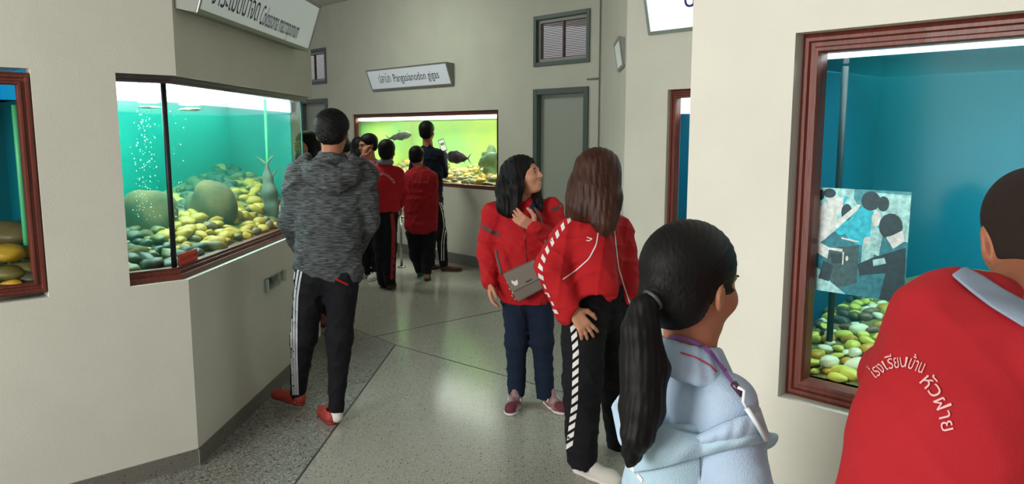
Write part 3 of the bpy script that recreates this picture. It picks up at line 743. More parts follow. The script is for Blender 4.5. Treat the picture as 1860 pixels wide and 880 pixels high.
# --- man in the heathered grey hoodie
Y = 4.16
J = dict(head=T(604, 243, Y+.03), neck=T(602, 290, Y+.02), shL=T(545, 320, Y), shR=T(660, 320, Y+.02), elL=T(528, 405, Y+.05), elR=T(668, 400, Y+.07), wrL=T(550, 455, Y+.2), wrR=T(645, 455, Y+.22),
         pel=T(594, 478, Y), hipL=T(566, 505, Y), hipR=T(622, 505, Y), knL=T(552, 610, Y+.06), knR=T(617, 612, Y), anL=T(541, 712, Y+.22), anR=T(611, 735, Y), ftL=(-.8, .5, 0), ftR=(-.55, .8, 0))
p = person('man seen from behind in a heathered grey hoodie and black striped track trousers', base_of(J))
Rh = head_frame((-.06, 1, -.12))
skeleton_body(p, J, Rh, .007, 1.0)
HOOD = mat('heather_knit', (32, 35, 37), rough=.9, bump=.4, bscale=120, stretch=(.3, .3, 2.4), second=(96, 100, 101), vscale=75)
g = garment(J, .007, .175, q=.68, sl=(.078, .066, .05), hem=.178, waist=.168, shr=.07, amp=.010, seed=5)
g.cone(T(545, 345, Y+.04), T(640, 500, Y+.0), .05, .05, k=.06)
g.cut(T(600, 503, Y), nrm(np.array([-.28, 0, -1]))); g.build('hoodie', HOOD, p)
s = Sdf(.006)   # folded hood
s.chain([T(553, 304, Y-.02), T(575, 318, Y-.09), T(604, 330, Y-.115), T(632, 317, Y-.09), T(652, 303, Y-.01)], [.048, .060, .068, .056, .042], k=.03, flat=(0, 1, .2), q=.7)
s.cone(T(585, 310, Y-.10), T(605, 328, Y-.115), .045, .03, k=.04); s.chain([T(558, 286, Y+.02), T(548, 300, Y+.04), T(560, 310, Y)], [.03, .035, .04], k=.03); s.chain([T(640, 288, Y+.02), T(652, 300, Y+.04)], [.03, .035], k=.03)
s.disp = folds(.006, .07, 8); s.build('hood', HOOD, p)
s = Sdf(.006); L_ = lambda x, y, z: J['neck']+np.array([x, y, z]); s.chain([L_(-.07, .03, .035), L_(-.045, -.045, .02), L_(0, -.065, .01), L_(.045, -.045, .015), L_(.07, .03, .03)], [.007]*5, k=.01); s.build('inner_collar', mat('pale_lining', (170, 172, 176), rough=.8), p)
s = Sdf(.006); c = J['head']; Lh = lambda x, y, z: c+Rh@np.array([x, y, z])
s.ell(Lh(0, -.018, .045), (.092, .108, .088), Rh, k=.02); s.ell(Lh(0, -.05, -.005), (.076, .062, .06), Rh, k=.03); s.cone(Lh(-.03, -.07, -.035), Lh(.03, -.07, -.035), .022, k=.03)
s.ell(Lh(0, .10, -.03), (.1, .07, .09), Rh, k=.02, op='s')
for x in (-1, 1): s.ell(Lh(x*.09, .0, -.028), (.034, .036, .046), Rh, k=.01, op='s')
s.disp = lambda x, y, z: .003*np.sin(150*x+20*np.sin(40*z))*np.sin(130*y+90*z); s.build('short_hair', HAIRB, p)
tr = trousers(p, J, .007, PBLK, r=(.092, .070, .042), hipr=.135, amp=.007, seed=3)
stg = mat('stripe_pale', (176, 176, 180), rough=.7)
for i, o in enumerate((0, 8, 16)):
    ribbon('side_stripe', [(536+o*.9, 484), (534+o*.75, 500), (530+o*.62, 540), (529+o*.6, 600), (530+o*.55, 650), (533+o*.5, 718)], 3.6, [tr], stg, p, 50)
ribbon('shirt_hem', [(575, 494), (600, 503), (620, 512), (632, 518)], 3.5, [tr], RED2, p, 20)
RSH = mat('red_slip_on', (158, 52, 42), rough=.6)
shoe(p, T(604, 767, Y-.03)*[1, 1, 0]+[0, 0, 0], (-.42, .85, 0), .25, RSH, mat('red_sole', (130, 44, 38), rough=.6))
shoe(p, T(549, 742, Y+.2)*[1, 1, 0]+[0.01, -.0, .03], (-.88, .45, .10), .25, RSH, MATS['red_sole'], up=(.1, 0, 1))
s = Sdf(.006); s.cone(J['anR']-[0, 0, .01], J['anR']-[.0, 0, .07], .034, .036, k=.01); s.build('sock', WHT, p)

# --- smiling woman in the red jacket and jeans
Y = 4.47
J = dict(head=T(952, 320, Y-.01), neck=T(950, 368, Y), shL=T(897, 388, Y+.02), shR=T(1003, 382, Y), elL=T(885, 458, Y+.02), elR=T(1012, 440, Y-.08), wrL=T(889, 512, Y-.07), wrR=T(972, 415, Y-.20),
         pel=T(957, 515, Y), hipL=T(937, 548, Y), hipR=T(981, 548, Y), knL=T(938, 620, Y-.03), knR=T(985, 620, Y-.03), anL=T(938, 704, Y+.0), anR=T(990, 709, Y-.02), ftL=(-.1, -1, 0), ftR=(.35, -.9, 0))
p = person('smiling woman in a red zip jacket and jeans looking up to her left', base_of(J))
Rh = head_frame((.86, -.40, .26), roll=.05)
skeleton_body(p, J, Rh, .005, .98, True, SK2, hands=[dict(w_=J['wrL'], d=(.05, -.25, -1), nrm_=(.9, .1, 0), thumb=(.3, -1, 0), curl=.45, size=.98),
    dict(w_=J['wrR'], d=(-.8, -.25, .5), nrm_=(.2, 1, .1), thumb=(.3, -.1, 1), curl=.5, size=.98)], face=True, smile=True)
g = garment(J, .006, .162, q=.72, sl=(.068, .060, .046), hem=.192, waist=.168, shr=.058, amp=.010, seed=9, wl=.1, topdrop=.08)
g.cut(T(957, 548, Y), (0, 0, -1)); g.cone(J['neck']+[0, -.01, .02], J['neck']+[0, -.015, .05], .046, .044, k=.01, op='s'); jk = g.build('jacket', RED, p)
ribbon('armband', [(868, 404), (878, 413), (890, 420), (908, 428)], 6, [jk], mat('dark_reflective_band', (70, 58, 56), rough=.5), p, 20)
ribbon('armband', [(1003, 383), (1011, 379), (1020, 374)], 6, [jk], MATS['dark_reflective_band'], p, 12)
ribbon('zip', [(950, 385), (953, 420), (956, 460), (958, 500), (960, 545)], 1.6, [jk], mat('zip_dark_red', (110, 14, 22), rough=.5), p, 40)
s = Sdf(.005); NK = J['neck']
s.chain([NK+[-.085, -.085, -.02], NK+[-.075, -.03, .03], NK+[-.03, .055, .04], NK+[.04, .05, .04], NK+[.075, -.02, .02], NK+[.05, -.10, -.03]], [.02, .024, .022, .022, .022, .016], k=.01, flat=(0, 1, -.2), q=.6)
s.build('collar', cloth('navy_collar', (40, 44, 72)), p)
s = Sdf(.005); c = J['head']; Lh = lambda x, y, z: c+Rh@(np.array([x, y, z])*.98)
s.ell(Lh(0, -.022, .043), (.088, .106, .088), Rh, k=.02)
s.ell(Lh(0, .09, -.03), (.062, .072, .086), Rh, k=.015, op='s')
s.chain([T(930, 315, Y+.03), T(922, 345, Y-.02), T(920, 375, Y-.07), T(925, 387, Y-.10)], [.07, .068, .055, .03], k=.03); s.chain([T(938, 300, Y-.05), T(940, 340, Y-.10), T(938, 384, Y-.125)], [.04, .036, .016], k=.03)
s.chain([T(915, 335, Y+.05), T(909, 355, Y+.04)], [.05, .03], k=.03)
s.chain([T(958, 300, Y+.06), T(972, 345, Y+.03), T(978, 365, Y-.07), T(984, 382, Y-.10)], [.05, .035, .026, .010], k=.02)
s.disp = lambda x, y, z: .0015*np.sin(230*x+3*np.sin(9*z))+.001*np.sin(300*x+220*y+3*np.cos(12*z)); s.build('shoulder_length_hair', HAIRB, p)
trousers(p, J, .006, DEN, r=(.088, .063, .052), hipr=.13, amp=.006, seed=13, name='jeans')
mar = mat('maroon_suede', (96, 34, 48), rough=.8); pk = mat('sneaker_grey_pink', (172, 148, 146), rough=.7, second=(110, 40, 56), vscale=16); sw = mat('shoe_sole_white', (214, 208, 202), rough=.6)
for hx, d in (((941, 708), (-.22, -1, 0)), ((991, 712), (.42, -.9, 0))):
    hl = T(hx[0], hx[1], 4.47)*[1, 1, 0]+[0, .04, 0]
    sh = shoe(p, hl, d, .245, pk, sw, laces=mar, h=.005, tall=.12)
    f = nrm(d); s = Sdf(.005); s.cone(hl+f*.19+[0, 0, .03], hl+f*.215+[0, 0, .03], .040, .033, k=.01, flat=(0, 0, 1), q=.95); s.cut(hl+[0, 0, .02], (0, 0, -1)); s.build('toe_cap', mar, sh)
    r_ = np.cross(f, [0, 0, 1])
    for sd in (-1, 1):
        mb = MB(); q_ = lambda a, z: hl+f*a+r_*sd*.037+np.array([0, 0, z])
        mb.tube([q_(.07, .035), q_(.075, .06), q_(.10, .035), q_(.105, .06)], .004, 6); mb.obj('side_letter', WHT, sh, True)
# bag worn across the body: held by her, a thing of its own
BAG = cloth('taupe_canvas', (122, 112, 104), bump=.3, bs=400)
b0 = T(950, 509, Y-.20); bx_ = nrm(T(985, 482, Y-.17)-T(921, 505, Y-.17)); bz_ = nrm(np.cross(bx_, np.cross([0, 0, 1], bx_))); by_ = np.cross(bz_, bx_)
bt = thing('shoulder_bag', 'taupe canvas cross-body bag hanging at the hip of the smiling woman', 'bag', tuple(b0-[0, 0, .09]))
g = lambda a, b, c: b0+bx_*a+by_*b+bz_*c
nb = by_ if by_[1] < 0 else -by_
cs = [T(941, 549, Y-.21), T(988, 524, Y-.19), T(972, 472, Y-.18), T(914, 498, Y-.20)]
mb = MB(); mb.hexa([x+nb*.02 for x in cs]+[x-nb*.05 for x in cs]); bo = mb.obj('bag_body', BAG, bt); bo.modifiers.clear()
bv = bo.modifiers.new('bevel', 'BEVEL'); bv.width = .014; bv.segments = 4; BVH[bo.name] = BVHTree.FromPolygons([list(v) for v in mb.V], mb.F)
lo4 = [cs[0]*.62+cs[3]*.38, cs[1]*.62+cs[2]*.38, cs[2], cs[3]]
mb = MB(); mb.hexa([x+nb*.027 for x in lo4]+[x+nb*.021 for x in lo4]); fo = mb.obj('flap', cloth('taupe_flap', (132, 122, 113), bump=.3, bs=400), bt, bevel=.003); BVH[fo.name] = BVHTree.FromPolygons([list(v) for v in mb.V], mb.F)
decal('flap_emblem', [(929, 509), (934, 512), (933, 516), (929, 514), (940, 508), (941, 517), (936, 520), (931, 520)], [[0, 1, 2, 3], [1, 4, 5, 2], [3, 2, 5, 6], ], [bo, fo], mat('emblem_white', (235, 232, 225), rough=.3), bt)
ribbon('label_mark', [(955, 513), (966, 508)], 2.2, [bo, fo], mat('emblem_dark', (60, 50, 48)), bt, 8); pass
mb = MB(); mb.tube([g(-.105, 0, .07), T(908, 485, Y-.19), T(903, 470, Y-.175), T(901, 455, Y-.16)], .008, 8); mb.tube([g(.10, 0, .07), T(993, 470, Y-.19), T(990, 420, Y-.19), T(978, 388, Y-.13), T(966, 372, Y-.07), T(955, 362, Y+.02)], .008, 8); mb.obj('strap', cloth('strap_grey', (104, 92, 88)), bt, True)
mb = MB()
for i in range(6):
    a = T(921+i*2.2+(i % 2)*3, 512+i*6.0, Y-.205); mb.tube([a, a+[.006, 0, -.012]], .005, 6)
mb.obj('charm_chain', mat('charm_metal', (190, 180, 170), metal=.8, rough=.3), bt, True)

# --- woman with long brown hair in the sports jacket
Y = 3.50
J = dict(head=T(1092, 322, Y+.02), neck=T(1085, 385, Y), shL=T(1045, 420, Y-.03), shR=T(1122, 418, Y+.12), elL=T(1003, 487, Y-.10), elR=T(1135, 490, Y+.16), wrL=T(1036, 560, Y-.13), wrR=T(1138, 560, Y+.22),
         pel=T(1080, 535, Y+.05), hipL=T(1062, 575, Y+.0), hipR=T(1105, 572, Y+.12), knL=T(1058, 690, Y-.02), knR=T(1118, 668, Y+.22), anL=T(1057, 822, Y+.0), anR=T(1127, 795, Y+.33), ftL=(.6, -.7, 0), ftR=(.7, -.3, 0))
p = person('woman with long straight brown hair in a red jacket with slanted white sleeve blocks', base_of(J))
Rh = head_frame((.80, .60, -.05))
skeleton_body(p, J, Rh, .005, .98, True, SK2, hands=[dict(w_=J['wrL']+[.01, 0, -.01], d=(.55, -.15, -.75), nrm_=(-.2, 1, -.2), thumb=(.9, -.1, .6), curl=.4, size=1.0, spread=.3)], face=True)
SPJ = RED
g = garment(J, .006, .140, q=.72, sl=(.07, .062, .05), hem=.120, waist=.128, shr=.058, amp=.009, seed=21, wl=.1)
g.cone(T(1030, 430, Y-.04), T(1000, 482, Y-.08), .07, .07, k=.04); g.cone(T(1010, 500, Y-.09), T(1030, 570, Y-.09), .062, .055, k=.04)
g.cone(T(1130, 430, Y+.12), T(1142, 540, Y+.12), .05, .05, k=.04)
g.cone(T(1075, 440, Y-.06), T(1085, 525, Y-.06), .09, .10, k=.04)
g.cut(T(1080, 592, Y), (0, 0, -1)); g.ell(T(1090, 592, Y-.12), (.14, .12, .148), None, k=.01, op='s'); jk = g.build('jacket', SPJ, p)
ww = mat('white_print', (228, 222, 218), rough=.7)
dashes('sleeve_stripe', [(1036, 396), (1020, 415), (1003, 440), (990, 462), (981, 488), (984, 515), (997, 545), (1016, 583)], 9, 8.5, 8.5, -7, [jk], ww, p)
ribbon('piping', [(1058, 399), (1070, 403), (1080, 409)], 2.2, [jk], ww, p, 14); ribbon('piping', [(1087, 418), (1083, 445), (1070, 470), (1048, 490), (1022, 508)], 2.2, [jk], ww, p, 50)
ribbon('piping', [(1115, 402), (1118, 440), (1124, 490), (1137, 530), (1150, 570)], 2.0, [jk], ww, p, 50)
ribbon('chest_mark', [(1066, 431), (1070, 433), (1076, 434), (1070, 438), (1065, 437)], 1.6, [jk], ww, p, 14)
tr = trousers(p, J, .006, PBLK, r=(.108, .092, .072), hipr=.135, amp=.008, seed=23, up=.09)
dashes('leg_stripe', [(1041, 590), (1046, 640), (1045, 690), (1044, 735), (1038, 780), (1033, 826)], 11, 10, 6.5, 9, [tr], ww, p)
s = Sdf(.005); c = J['head']; Lh = lambda x, y, z: c+Rh@(np.array([x, y, z])*.98)
s.ell(Lh(0, -.02, .045), (.092, .108, .09), Rh, k=.02); s.ell(Lh(0, .10, -.05), (.055, .06, .09), Rh, k=.015, op='s')
s.chain([T(1080, 318, Y), T(1070, 350, Y-.03), T(1056, 380, Y-.05), T(1048, 392, Y-.04)], [.095, .095, .07, .03], k=.04, flat=(.3, 1, 0), q=.8)
s.chain([T(1092, 330, Y-.04), T(1095, 370, Y-.08), T(1098, 405, Y-.11), T(1098, 424, Y-.11)], [.075, .07, .05, .022], k=.03, flat=(0, 1, 0), q=.7)
s.chain([T(1104, 320, Y-.02), T(1110, 360, Y-.05), T(1109, 400, Y-.09)], [.05, .042, .022], k=.03)
s.chain([T(1050, 350, Y-.02), T(1034, 392, Y-.05)], [.035, .012], k=.02)
s.disp = lambda x, y, z: .0014*np.sin(240*x+3*np.sin(7*z))+.0008*np.sin(330*x+200*y+3*np.cos(9*z)); s.build('long_hair', HAIRN, p)
KN = mat('white_knit', (206, 200, 190), rough=.8, bump=.3, bscale=300)
shoe(p, T(1043, 848, 3.55)*[1, 1, 0], (.74, -.66, 0), .275, KN, sw, laces=WHT, h=.005, tall=.06); shoe(p, T(1120, 800, 3.83)*[1, 1, 0]+[0, 0, .0], (.7, -.45, 0), .26, KN, sw, h=.006)

# --- ponytail girl close to the camera
Y = 1.42
J = dict(head=T(1257, 520, Y), neck=T(1252, 622, Y), shL=T(1195, 712, Y+.12), shR=T(1318, 735, Y-.07), elL=T(1178, 880, Y+.16), elR=T(1352, 905, Y-.09), wrL=T(1200, 1010, Y+.25), wrR=T(1400, 1040, Y+.08),
         pel=T(1262, 1010, Y), hipL=T(1225, 1060, Y+.06), hipR=T(1300, 1065, Y-.05), knL=(.30, 1.50, .42), knR=(.40, 1.38, .42), anL=(.30, 1.49, .08), anR=(.40, 1.37, .08), ftL=(.7, .7, 0), ftR=(.7, .7, 0))
J = {k: np.array(v, float) for k, v in J.items()}
p = person('girl with a long black ponytail in a light blue shirt wearing a purple lanyard', base_of(J))
Rh = head_frame((.80, .60, -.08))
skeleton_body(p, J, Rh, .0045, .93, True, SK1, face=True, neck=.042)
c = J['head']; sc_h = .93; Lh = lambda x, y, z: c+Rh@(np.array([x, y, z])*sc_h)
s = Sdf(.0035)
s.ell(Lh(0, -.018, .043), np.array([.086, .108, .092])*sc_h, Rh, k=.02); s.ell(Lh(0, -.05, -.025), np.array([.072, .06, .055])*sc_h, Rh, k=.03)
s.cone(Lh(0, -.07, -.02), T(1190, 541, Y-.07), .05, .018, k=.03)
s.cone(Lh(.062, .02, .0), Lh(.072, .035, -.005), .016, .008, k=.01)
s.ell(Lh(0, .112, -.025), np.array([.085, .068, .095])*sc_h, Rh, k=.015, op='s')
s.ell(Lh(.082, .03, -.055), np.array([.03, .075, .052])*sc_h, Rh, k=.012, op='s'); s.ell(Lh(-.082, .03, -.055), np.array([.03, .075, .052])*sc_h, Rh, k=.012, op='s')
# strands swept back towards the tie
tie = T(1190, 541, Y-.07)
def sweep(x, y, z):
    a = np.arctan2((z-tie[2]), (x-tie[0])+.3*(y-tie[1])); b = np.arctan2((y-tie[1]), (z-tie[2]+.25))
    return .0006*np.sin(75*a+12*b)+.0004*np.sin(140*a-8*b)
s.disp = sweep; s.build('swept_back_hair', HAIRB, p)
s = Sdf(.0035)
pth = [T(1190, 541, Y-.08), T(1170, 560, Y-.09), T(1162, 600, Y-.10), T(1168, 670, Y-.11), T(1168, 740, Y-.13), T(1158, 790, Y-.14), T(1148, 828, Y-.13), T(1143, 846, Y-.13)]
s.chain(pth, [.013, .022, .030, .035, .033, .027, .014, .005], k=.015)
s.chain([pth[2]+[.02, .0, 0], pth[3]+[.026, 0, 0], T(1190, 750, Y-.12), T(1168, 800, Y-.13)], [.012, .016, .012, .006], k=.02); s.chain([pth[1]+[-.01, 0, 0], T(1143, 640, Y-.09), T(1140, 740, Y-.11), T(1138, 815, Y-.12)], [.010, .015, .013, .005], k=.015)
s.disp = lambda x, y, z: .0008*np.sin(520*x+9*np.sin(9*z))+.0006*np.sin(390*y-300*x+7*np.cos(11*z)); s.build('ponytail', HAIRB, p)
mb = MB(); n_ = nrm(pth[1]-pth[0]); e1 = nrm(np.cross(n_, [0, 1, 0])); e2 = np.cross(n_, e1)
mb.tube([pth[0]+n_*.006+(e1*math.cos(a)+e2*math.sin(a))*.018 for a in np.linspace(0, 2*math.pi, 20)], .004, 8); mb.obj('hair_tie', mat('hair_tie_grey', (62, 66, 66), rough=.5), p, True)
BLUE = cloth('light_blue_cotton', (176, 198, 220), bump=.3, bs=380)
g = garment(J, .0045, .112, q=.78, sl=(.056, .052, .046), hem=.125, waist=.113, shr=.040, amp=.003, wl=.15, seed=31, k=.06, topdrop=.06)
sh = None
g.cone(J['neck']+[0, 0, -.02], J['neck']+[0, 0, .05], .047, .045, k=.01, op='s'); shirt = g.build('shirt', BLUE, p)
# turned-down collar
s = Sdf(.004); nk = J['neck']
ax_f = nrm([.8, .6, 0]); ax_r = nrm([.6, -.8, 0])
def CP(a, r, z): return nk+(ax_r*math.sin(a)*r-ax_f*math.cos(a)*r)+np.array([0, 0, z])
for i in range(7):
    q_ = i/6; s.chain([CP(a, .055+.030*q_, .008-.040*q_-.010*abs(a)*(1+q_)) for a in np.linspace(-2.3, 2.3, 14)], [.0075]*14, k=.008)
col = s.build('collar', BLUE, p)
ribbon('red_piping', [(1236, 641), (1262, 649), (1290, 665), (1302, 676)], 2.6, [shirt, col], mat('red_piping', (190, 50, 70)), p, 40)
# draped folds of the jacket slipped down round the shoulders
s = Sdf(.0045); JB = cloth('pale_blue_jacket', (172, 200, 214), bump=.3, bs=380)
s.cone(T(1240, 770, Y+.01), T(1255, 1000, Y), .122, .135, k=.04, flat=nrm([-.6, .8, 0]), q=.82)
s.cone(T(1330, 790, Y-.06), T(1362, 960, Y-.08), .052, .056, k=.03); s.cone(T(1330, 790, Y-.06), T(1385, 790, Y+.02), .045, .03, k=.03)
s.cut(T(1180, 768, Y-.1), nrm([-.02, .62, 1]), .01)
s.disp = folds(.003, .14, 35, (.3, 0, 1)); jb = s.build('slipped_jacket', JB, p)
draped('jacket_band', [(1170, 762), (1240, 785), (1300, 798), (1350, 792), (1396, 776)], [(1150, 862), (1205, 850), (1260, 832), (1320, 815), (1396, 800)], [shirt, jb], JB, p, .008, .016)
draped('jacket_fold', [(1262, 796), (1310, 772), (1350, 757), (1392, 748)], [(1278, 806), (1320, 800), (1360, 794), (1394, 786)], [shirt, jb], BLUE, p, .014, .014)
s = Sdf(.004); s.cone(T(1120, 742, Y+.01), T(1160, 790, Y-.06), .010, .04, k=.01, flat=(.1, 1, 0), q=.35); s.cone(T(1122, 740, Y+.02), T(1165, 700, Y+.0), .008, .03, k=.01, flat=(.1, 1, 0), q=.35); s.build('jacket_collar_point', BLUE, p)
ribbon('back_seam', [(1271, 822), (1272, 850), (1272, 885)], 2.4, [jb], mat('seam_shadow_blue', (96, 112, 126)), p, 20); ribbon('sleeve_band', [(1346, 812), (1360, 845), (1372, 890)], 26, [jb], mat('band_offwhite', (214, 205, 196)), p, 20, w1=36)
dashes('hem_stripe', [(1146, 848), (1160, 866), (1176, 885)], 6, 14, 6, 3, [jb], WHT, p)
PUR = mat('purple_ribbon', (128, 84, 150), rough=.45, spec=.4)
ribbon('lanyard', [(1217, 611), (1240, 613), (1266, 623), (1291, 645), (1310, 670), (1331, 700)], 7, [shirt, col, bpy.data.objects['body.003']], PUR, p, 60, off=.008)
mb = MB(); a = T(1332, 697, Y-.14); bq = T(1349, 718, Y-.14)
mb.tube([a, bq], .0065, 8); mb.obj('lanyard_clip', mat('clip_purple_dark', (70, 36, 62), rough=.3), p, True)
mb = MB(); mb.tube([T(1340, 704, Y-.145), T(1352, 710, Y-.15), T(1350, 730, Y-.15), T(1358, 745, Y-.15)], .0032, 8); mb.tube([T(1356, 742, Y-.15), T(1372, 765, Y-.15), T(1392, 800, Y-.14)], .0045, 8); mb.obj('card_holder_edge', mat('holder_white', (225, 232, 236), rough=.3), p, True)
mb = MB(); c0 = [T(1356, 738, Y-.145), T(1380, 742, Y-.11), T(1398, 795, Y-.10), T(1386, 799, Y-.14)]; off = np.array([.002, .003, 0]); mb.hexa([c0[0], c0[1], c0[2], c0[3]]+[x+off for x in c0]); mb.obj('card', mat('card_pale', (176, 196, 214), rough=.3), p)

# --- boy leaning towards the right tank
Y = 1.25
J = dict(head=T(1874, 430, 1.30), neck=T(1850, 552, 1.22), shL=T(1690, 590, 1.20), shR=T(1915, 680, 1.02), elL=T(1618, 680, 1.40), elR=T(1850, 850, 1.10), wrL=T(1640, 700, 1.56), wrR=T(1840, 930, 1.30),
         pel=T(1660, 990, 1.0), hipL=(.46, 1.06, .72), hipR=(.62, .92, .72), knL=(.48, 1.02, .42), knR=(.64, .9, .42), anL=(.46, .98, .08), anR=(.62, .86, .08), ftL=(.6, .8, 0), ftR=(.6, .8, 0))
J = {k: np.array(v, float) for k, v in J.items()}
p = person('boy with cropped hair in a red lettered polo shirt leaning towards the right tank', base_of(J))
Rh = head_frame((.30, .93, -.22), roll=.12)
skeleton_body(p, J, Rh, .005, .95, False, SK3, neck=.054, hands=[dict(w_=J['wrL'], d=(.3, 1, 0), nrm_=(.5, 0, -1), thumb=(1, 0, .3), size=.85)])
c = J['head']; Lh = lambda x, y, z: c+Rh@(np.array([x, y, z])*.95)
s = Sdf(.004); s.ell(Lh(0, -.016, .034), np.array([.0785, .0985, .0885])*.95, Rh, k=.01); s.ell(Lh(0, -.045, -.025), np.array([.069, .062, .058])*.95, Rh, k=.02); s.ell(Lh(0, .115, -.03), (.09, .07, .085), Rh, k=.01, op='s')
for x in (-1, 1): s.ell(Lh(x*.085, .0, -.02), (.022, .028, .04), Rh, k=.01, op='s')
s.build('cropped_hair', mat('cropped_hair', (44, 34, 30), rough=.9, bump=.5, bscale=500, spec=.2), p)
g = garment(J, .0045, .128, q=.80, sl=(.060, .052, .050), hem=.125, waist=.126, shr=.048, amp=.004, wl=.14, seed=41, k=.05, topdrop=.07, chest=.12)
g.cone(T(1705, 575, 1.17), T(1672, 760, 1.10), .055, .075, k=.05); g.cone(J['neck']+[0, 0, -.01], J['neck']+[.02, .03, .08], .052, .05, k=.01, op='s')
g.cone(T(1738, 522, 1.19), T(1795, 535, 1.18), .030, .034, k=.04); polo = g.build('polo_shirt', REDP, p)
s = Sdf(.004); COLR = cloth('collar_grey_blue', (140, 152, 172), bump=.3, bs=500)
cl = draped('collar', [(1750, 486), (1785, 503), (1820, 526), (1863, 550)], [(1727, 502), (1760, 531), (1800, 562), (1863, 600)], [polo], COLR, p, .006, .006, n=40, k=8, fold=.0003)
ribbon('collar_line', [(1743, 497), (1780, 521), (1815, 545), (1862, 574)], 2.6, [cl], mat('collar_red_line', (170, 34, 48)), p, 40)
# lettering on the back, bent along its arc
def arc_text(body, path, size, targets, m, parent, sx=1., name='lettering'):
    V, F = text_tris(body, size, 'LEFT', 0, sx); P_ = smooth_path(path, 120); d = np.r_[0, np.cumsum(np.linalg.norm(np.diff(P_, axis=0), axis=1))]
    V[:, 0] *= d[-1]/V[:, 0].max()
    O = []
    for x, y in V:
        i = min(max(np.searchsorted(d, x)-1, 0), len(d)-2); t = nrm(P_[i+1]-P_[i]); b = P_[i]+t*(x-d[i]); O.append((b[0]+t[1]*y, b[1]-t[0]*y))
    return decal(name, O, F, targets, m, parent, .003)
PRINT = mat('pale_pink_print', (226, 176, 176), rough=.7)
arc_text('โรงเรียนบ้าน', [(1590, 690), (1615, 672), (1645, 668), (1675, 680)], 34, [polo], PRINT, p)
arc_text('หัวฝาย', [(1668, 694), (1690, 718), (1703, 748), (1712, 786)], 38, [polo], PRINT, p)

# --- the group at the far tank
FS = cloth('far_red_shirt', (186, 32, 40)); NAVY = cloth('navy_sweater', (20, 26, 44))
def far_person(label, Y, head, neck, sh, el, wr, pel, hip, kn, an, fwd, top, hairk, topname='shirt', skinm=SK1, w_=.15, hem=.15, sc=1., pants=PBLK, ft=((0, 1, 0), (0, 1, 0)), hands=(), face=False, shr=.05, r=(.085, .065, .05), hcut=None, smile=False, h=.0085, shoes=None, collar=None, cutz=None, q=.68):
    f3 = lambda a: at(a[0], a[1], Y+(a[2] if len(a) > 2 else 0))
    J = dict(head=f3(head), neck=f3(neck), shL=f3(sh[0]), shR=f3(sh[1]), elL=f3(el[0]), elR=f3(el[1]), wrL=f3(wr[0]), wrR=f3(wr[1]), pel=f3(pel), hipL=f3(hip[0]), hipR=f3(hip[1]), knL=f3(kn[0]), knR=f3(kn[1]), anL=f3(an[0]), anR=f3(an[1]), ftL=ft[0], ftR=ft[1])
    for a in 'LR': J['an'+a][2] = max(J['an'+a][2], .085)
    p = person(label, base_of(J)); Rh = head_frame(fwd)
    hd = [dict(w_=J['wr'+k], d=d, nrm_=n, thumb=t, curl=.6, size=1.0, r=1.15) for k, d, n, t in hands]
    skeleton_body(p, J, Rh, .0065, sc, hairk != 'short', skinm, hands=hd, face=face, smile=smile)
    g = garment(J, h, w_, q=q, sl=(.06, .052, .044), hem=hem, shr=shr, amp=.008, seed=int(head[0]))
    g.cone(J['neck']+[0, 0, .0], J['neck']+[0, 0, .07], .05, .05, k=.01, op='s')
    if cutz: g.cut(at(head[0], cutz, Y), (0, 0, -1))
    tp = g.build(topname, top, p)
    tr = trousers(p, J, h, pants, r=r, hipr=.125, amp=.006, seed=int(head[0])+1)
    c = J['head']; L = lambda x, y, z: c+Rh@(np.array([x, y, z])*sc); s = Sdf(.007)
    s.ell(L(0, -.02, .043), np.array([.088, .106, .09])*sc, Rh, k=.02); s.ell(L(0, -.05, -.02), np.array([.075, .06, .06])*sc, Rh, k=.03); s.ell(L(0, .105, -.03), np.array([.09, .072, .09])*sc, Rh, k=.015, op='s')
    if hairk == 'long': s.chain([L(0, -.05, 0), L(0, -.075, -.1), L(0, -.08, -.2)], [.08*sc, .075*sc, .04*sc], k=.04); s.chain([L(-.07, 0, 0), L(-.075, .01, -.1), L(-.07, .01, -.17)], [.03]*3, k=.03); s.chain([L(.07, 0, 0), L(.075, .01, -.1), L(.07, .01, -.17)], [.03]*3, k=.03)
    s.build('hair', HAIRB, p)
    if collar is not None:
        s = Sdf(.007); nk = J['neck']; s.chain([nk+np.array([math.sin(a)*.062, -math.cos(a)*.062, .012]) for a in np.linspace(-2.6, 2.6, 12)], [.02]*12, k=.02); s.build('collar', collar, p)
    for i, k in enumerate('LR'):
        m_, so_ = (shoes or (mat('brown_shoe', (92, 50, 38)), mat('brown_sole', (60, 36, 30))))
        a = J['an'+k]; lift = max(0, a[2]-.095); fd = nrm(ft[i]); shoe(p, np.array([a[0], a[1], lift])-fd*.04, fd, .26*sc, m_, so_, h=.008, up=(0, 0, 1))
    return p, J, tp, tr
B_, N_ = at, None
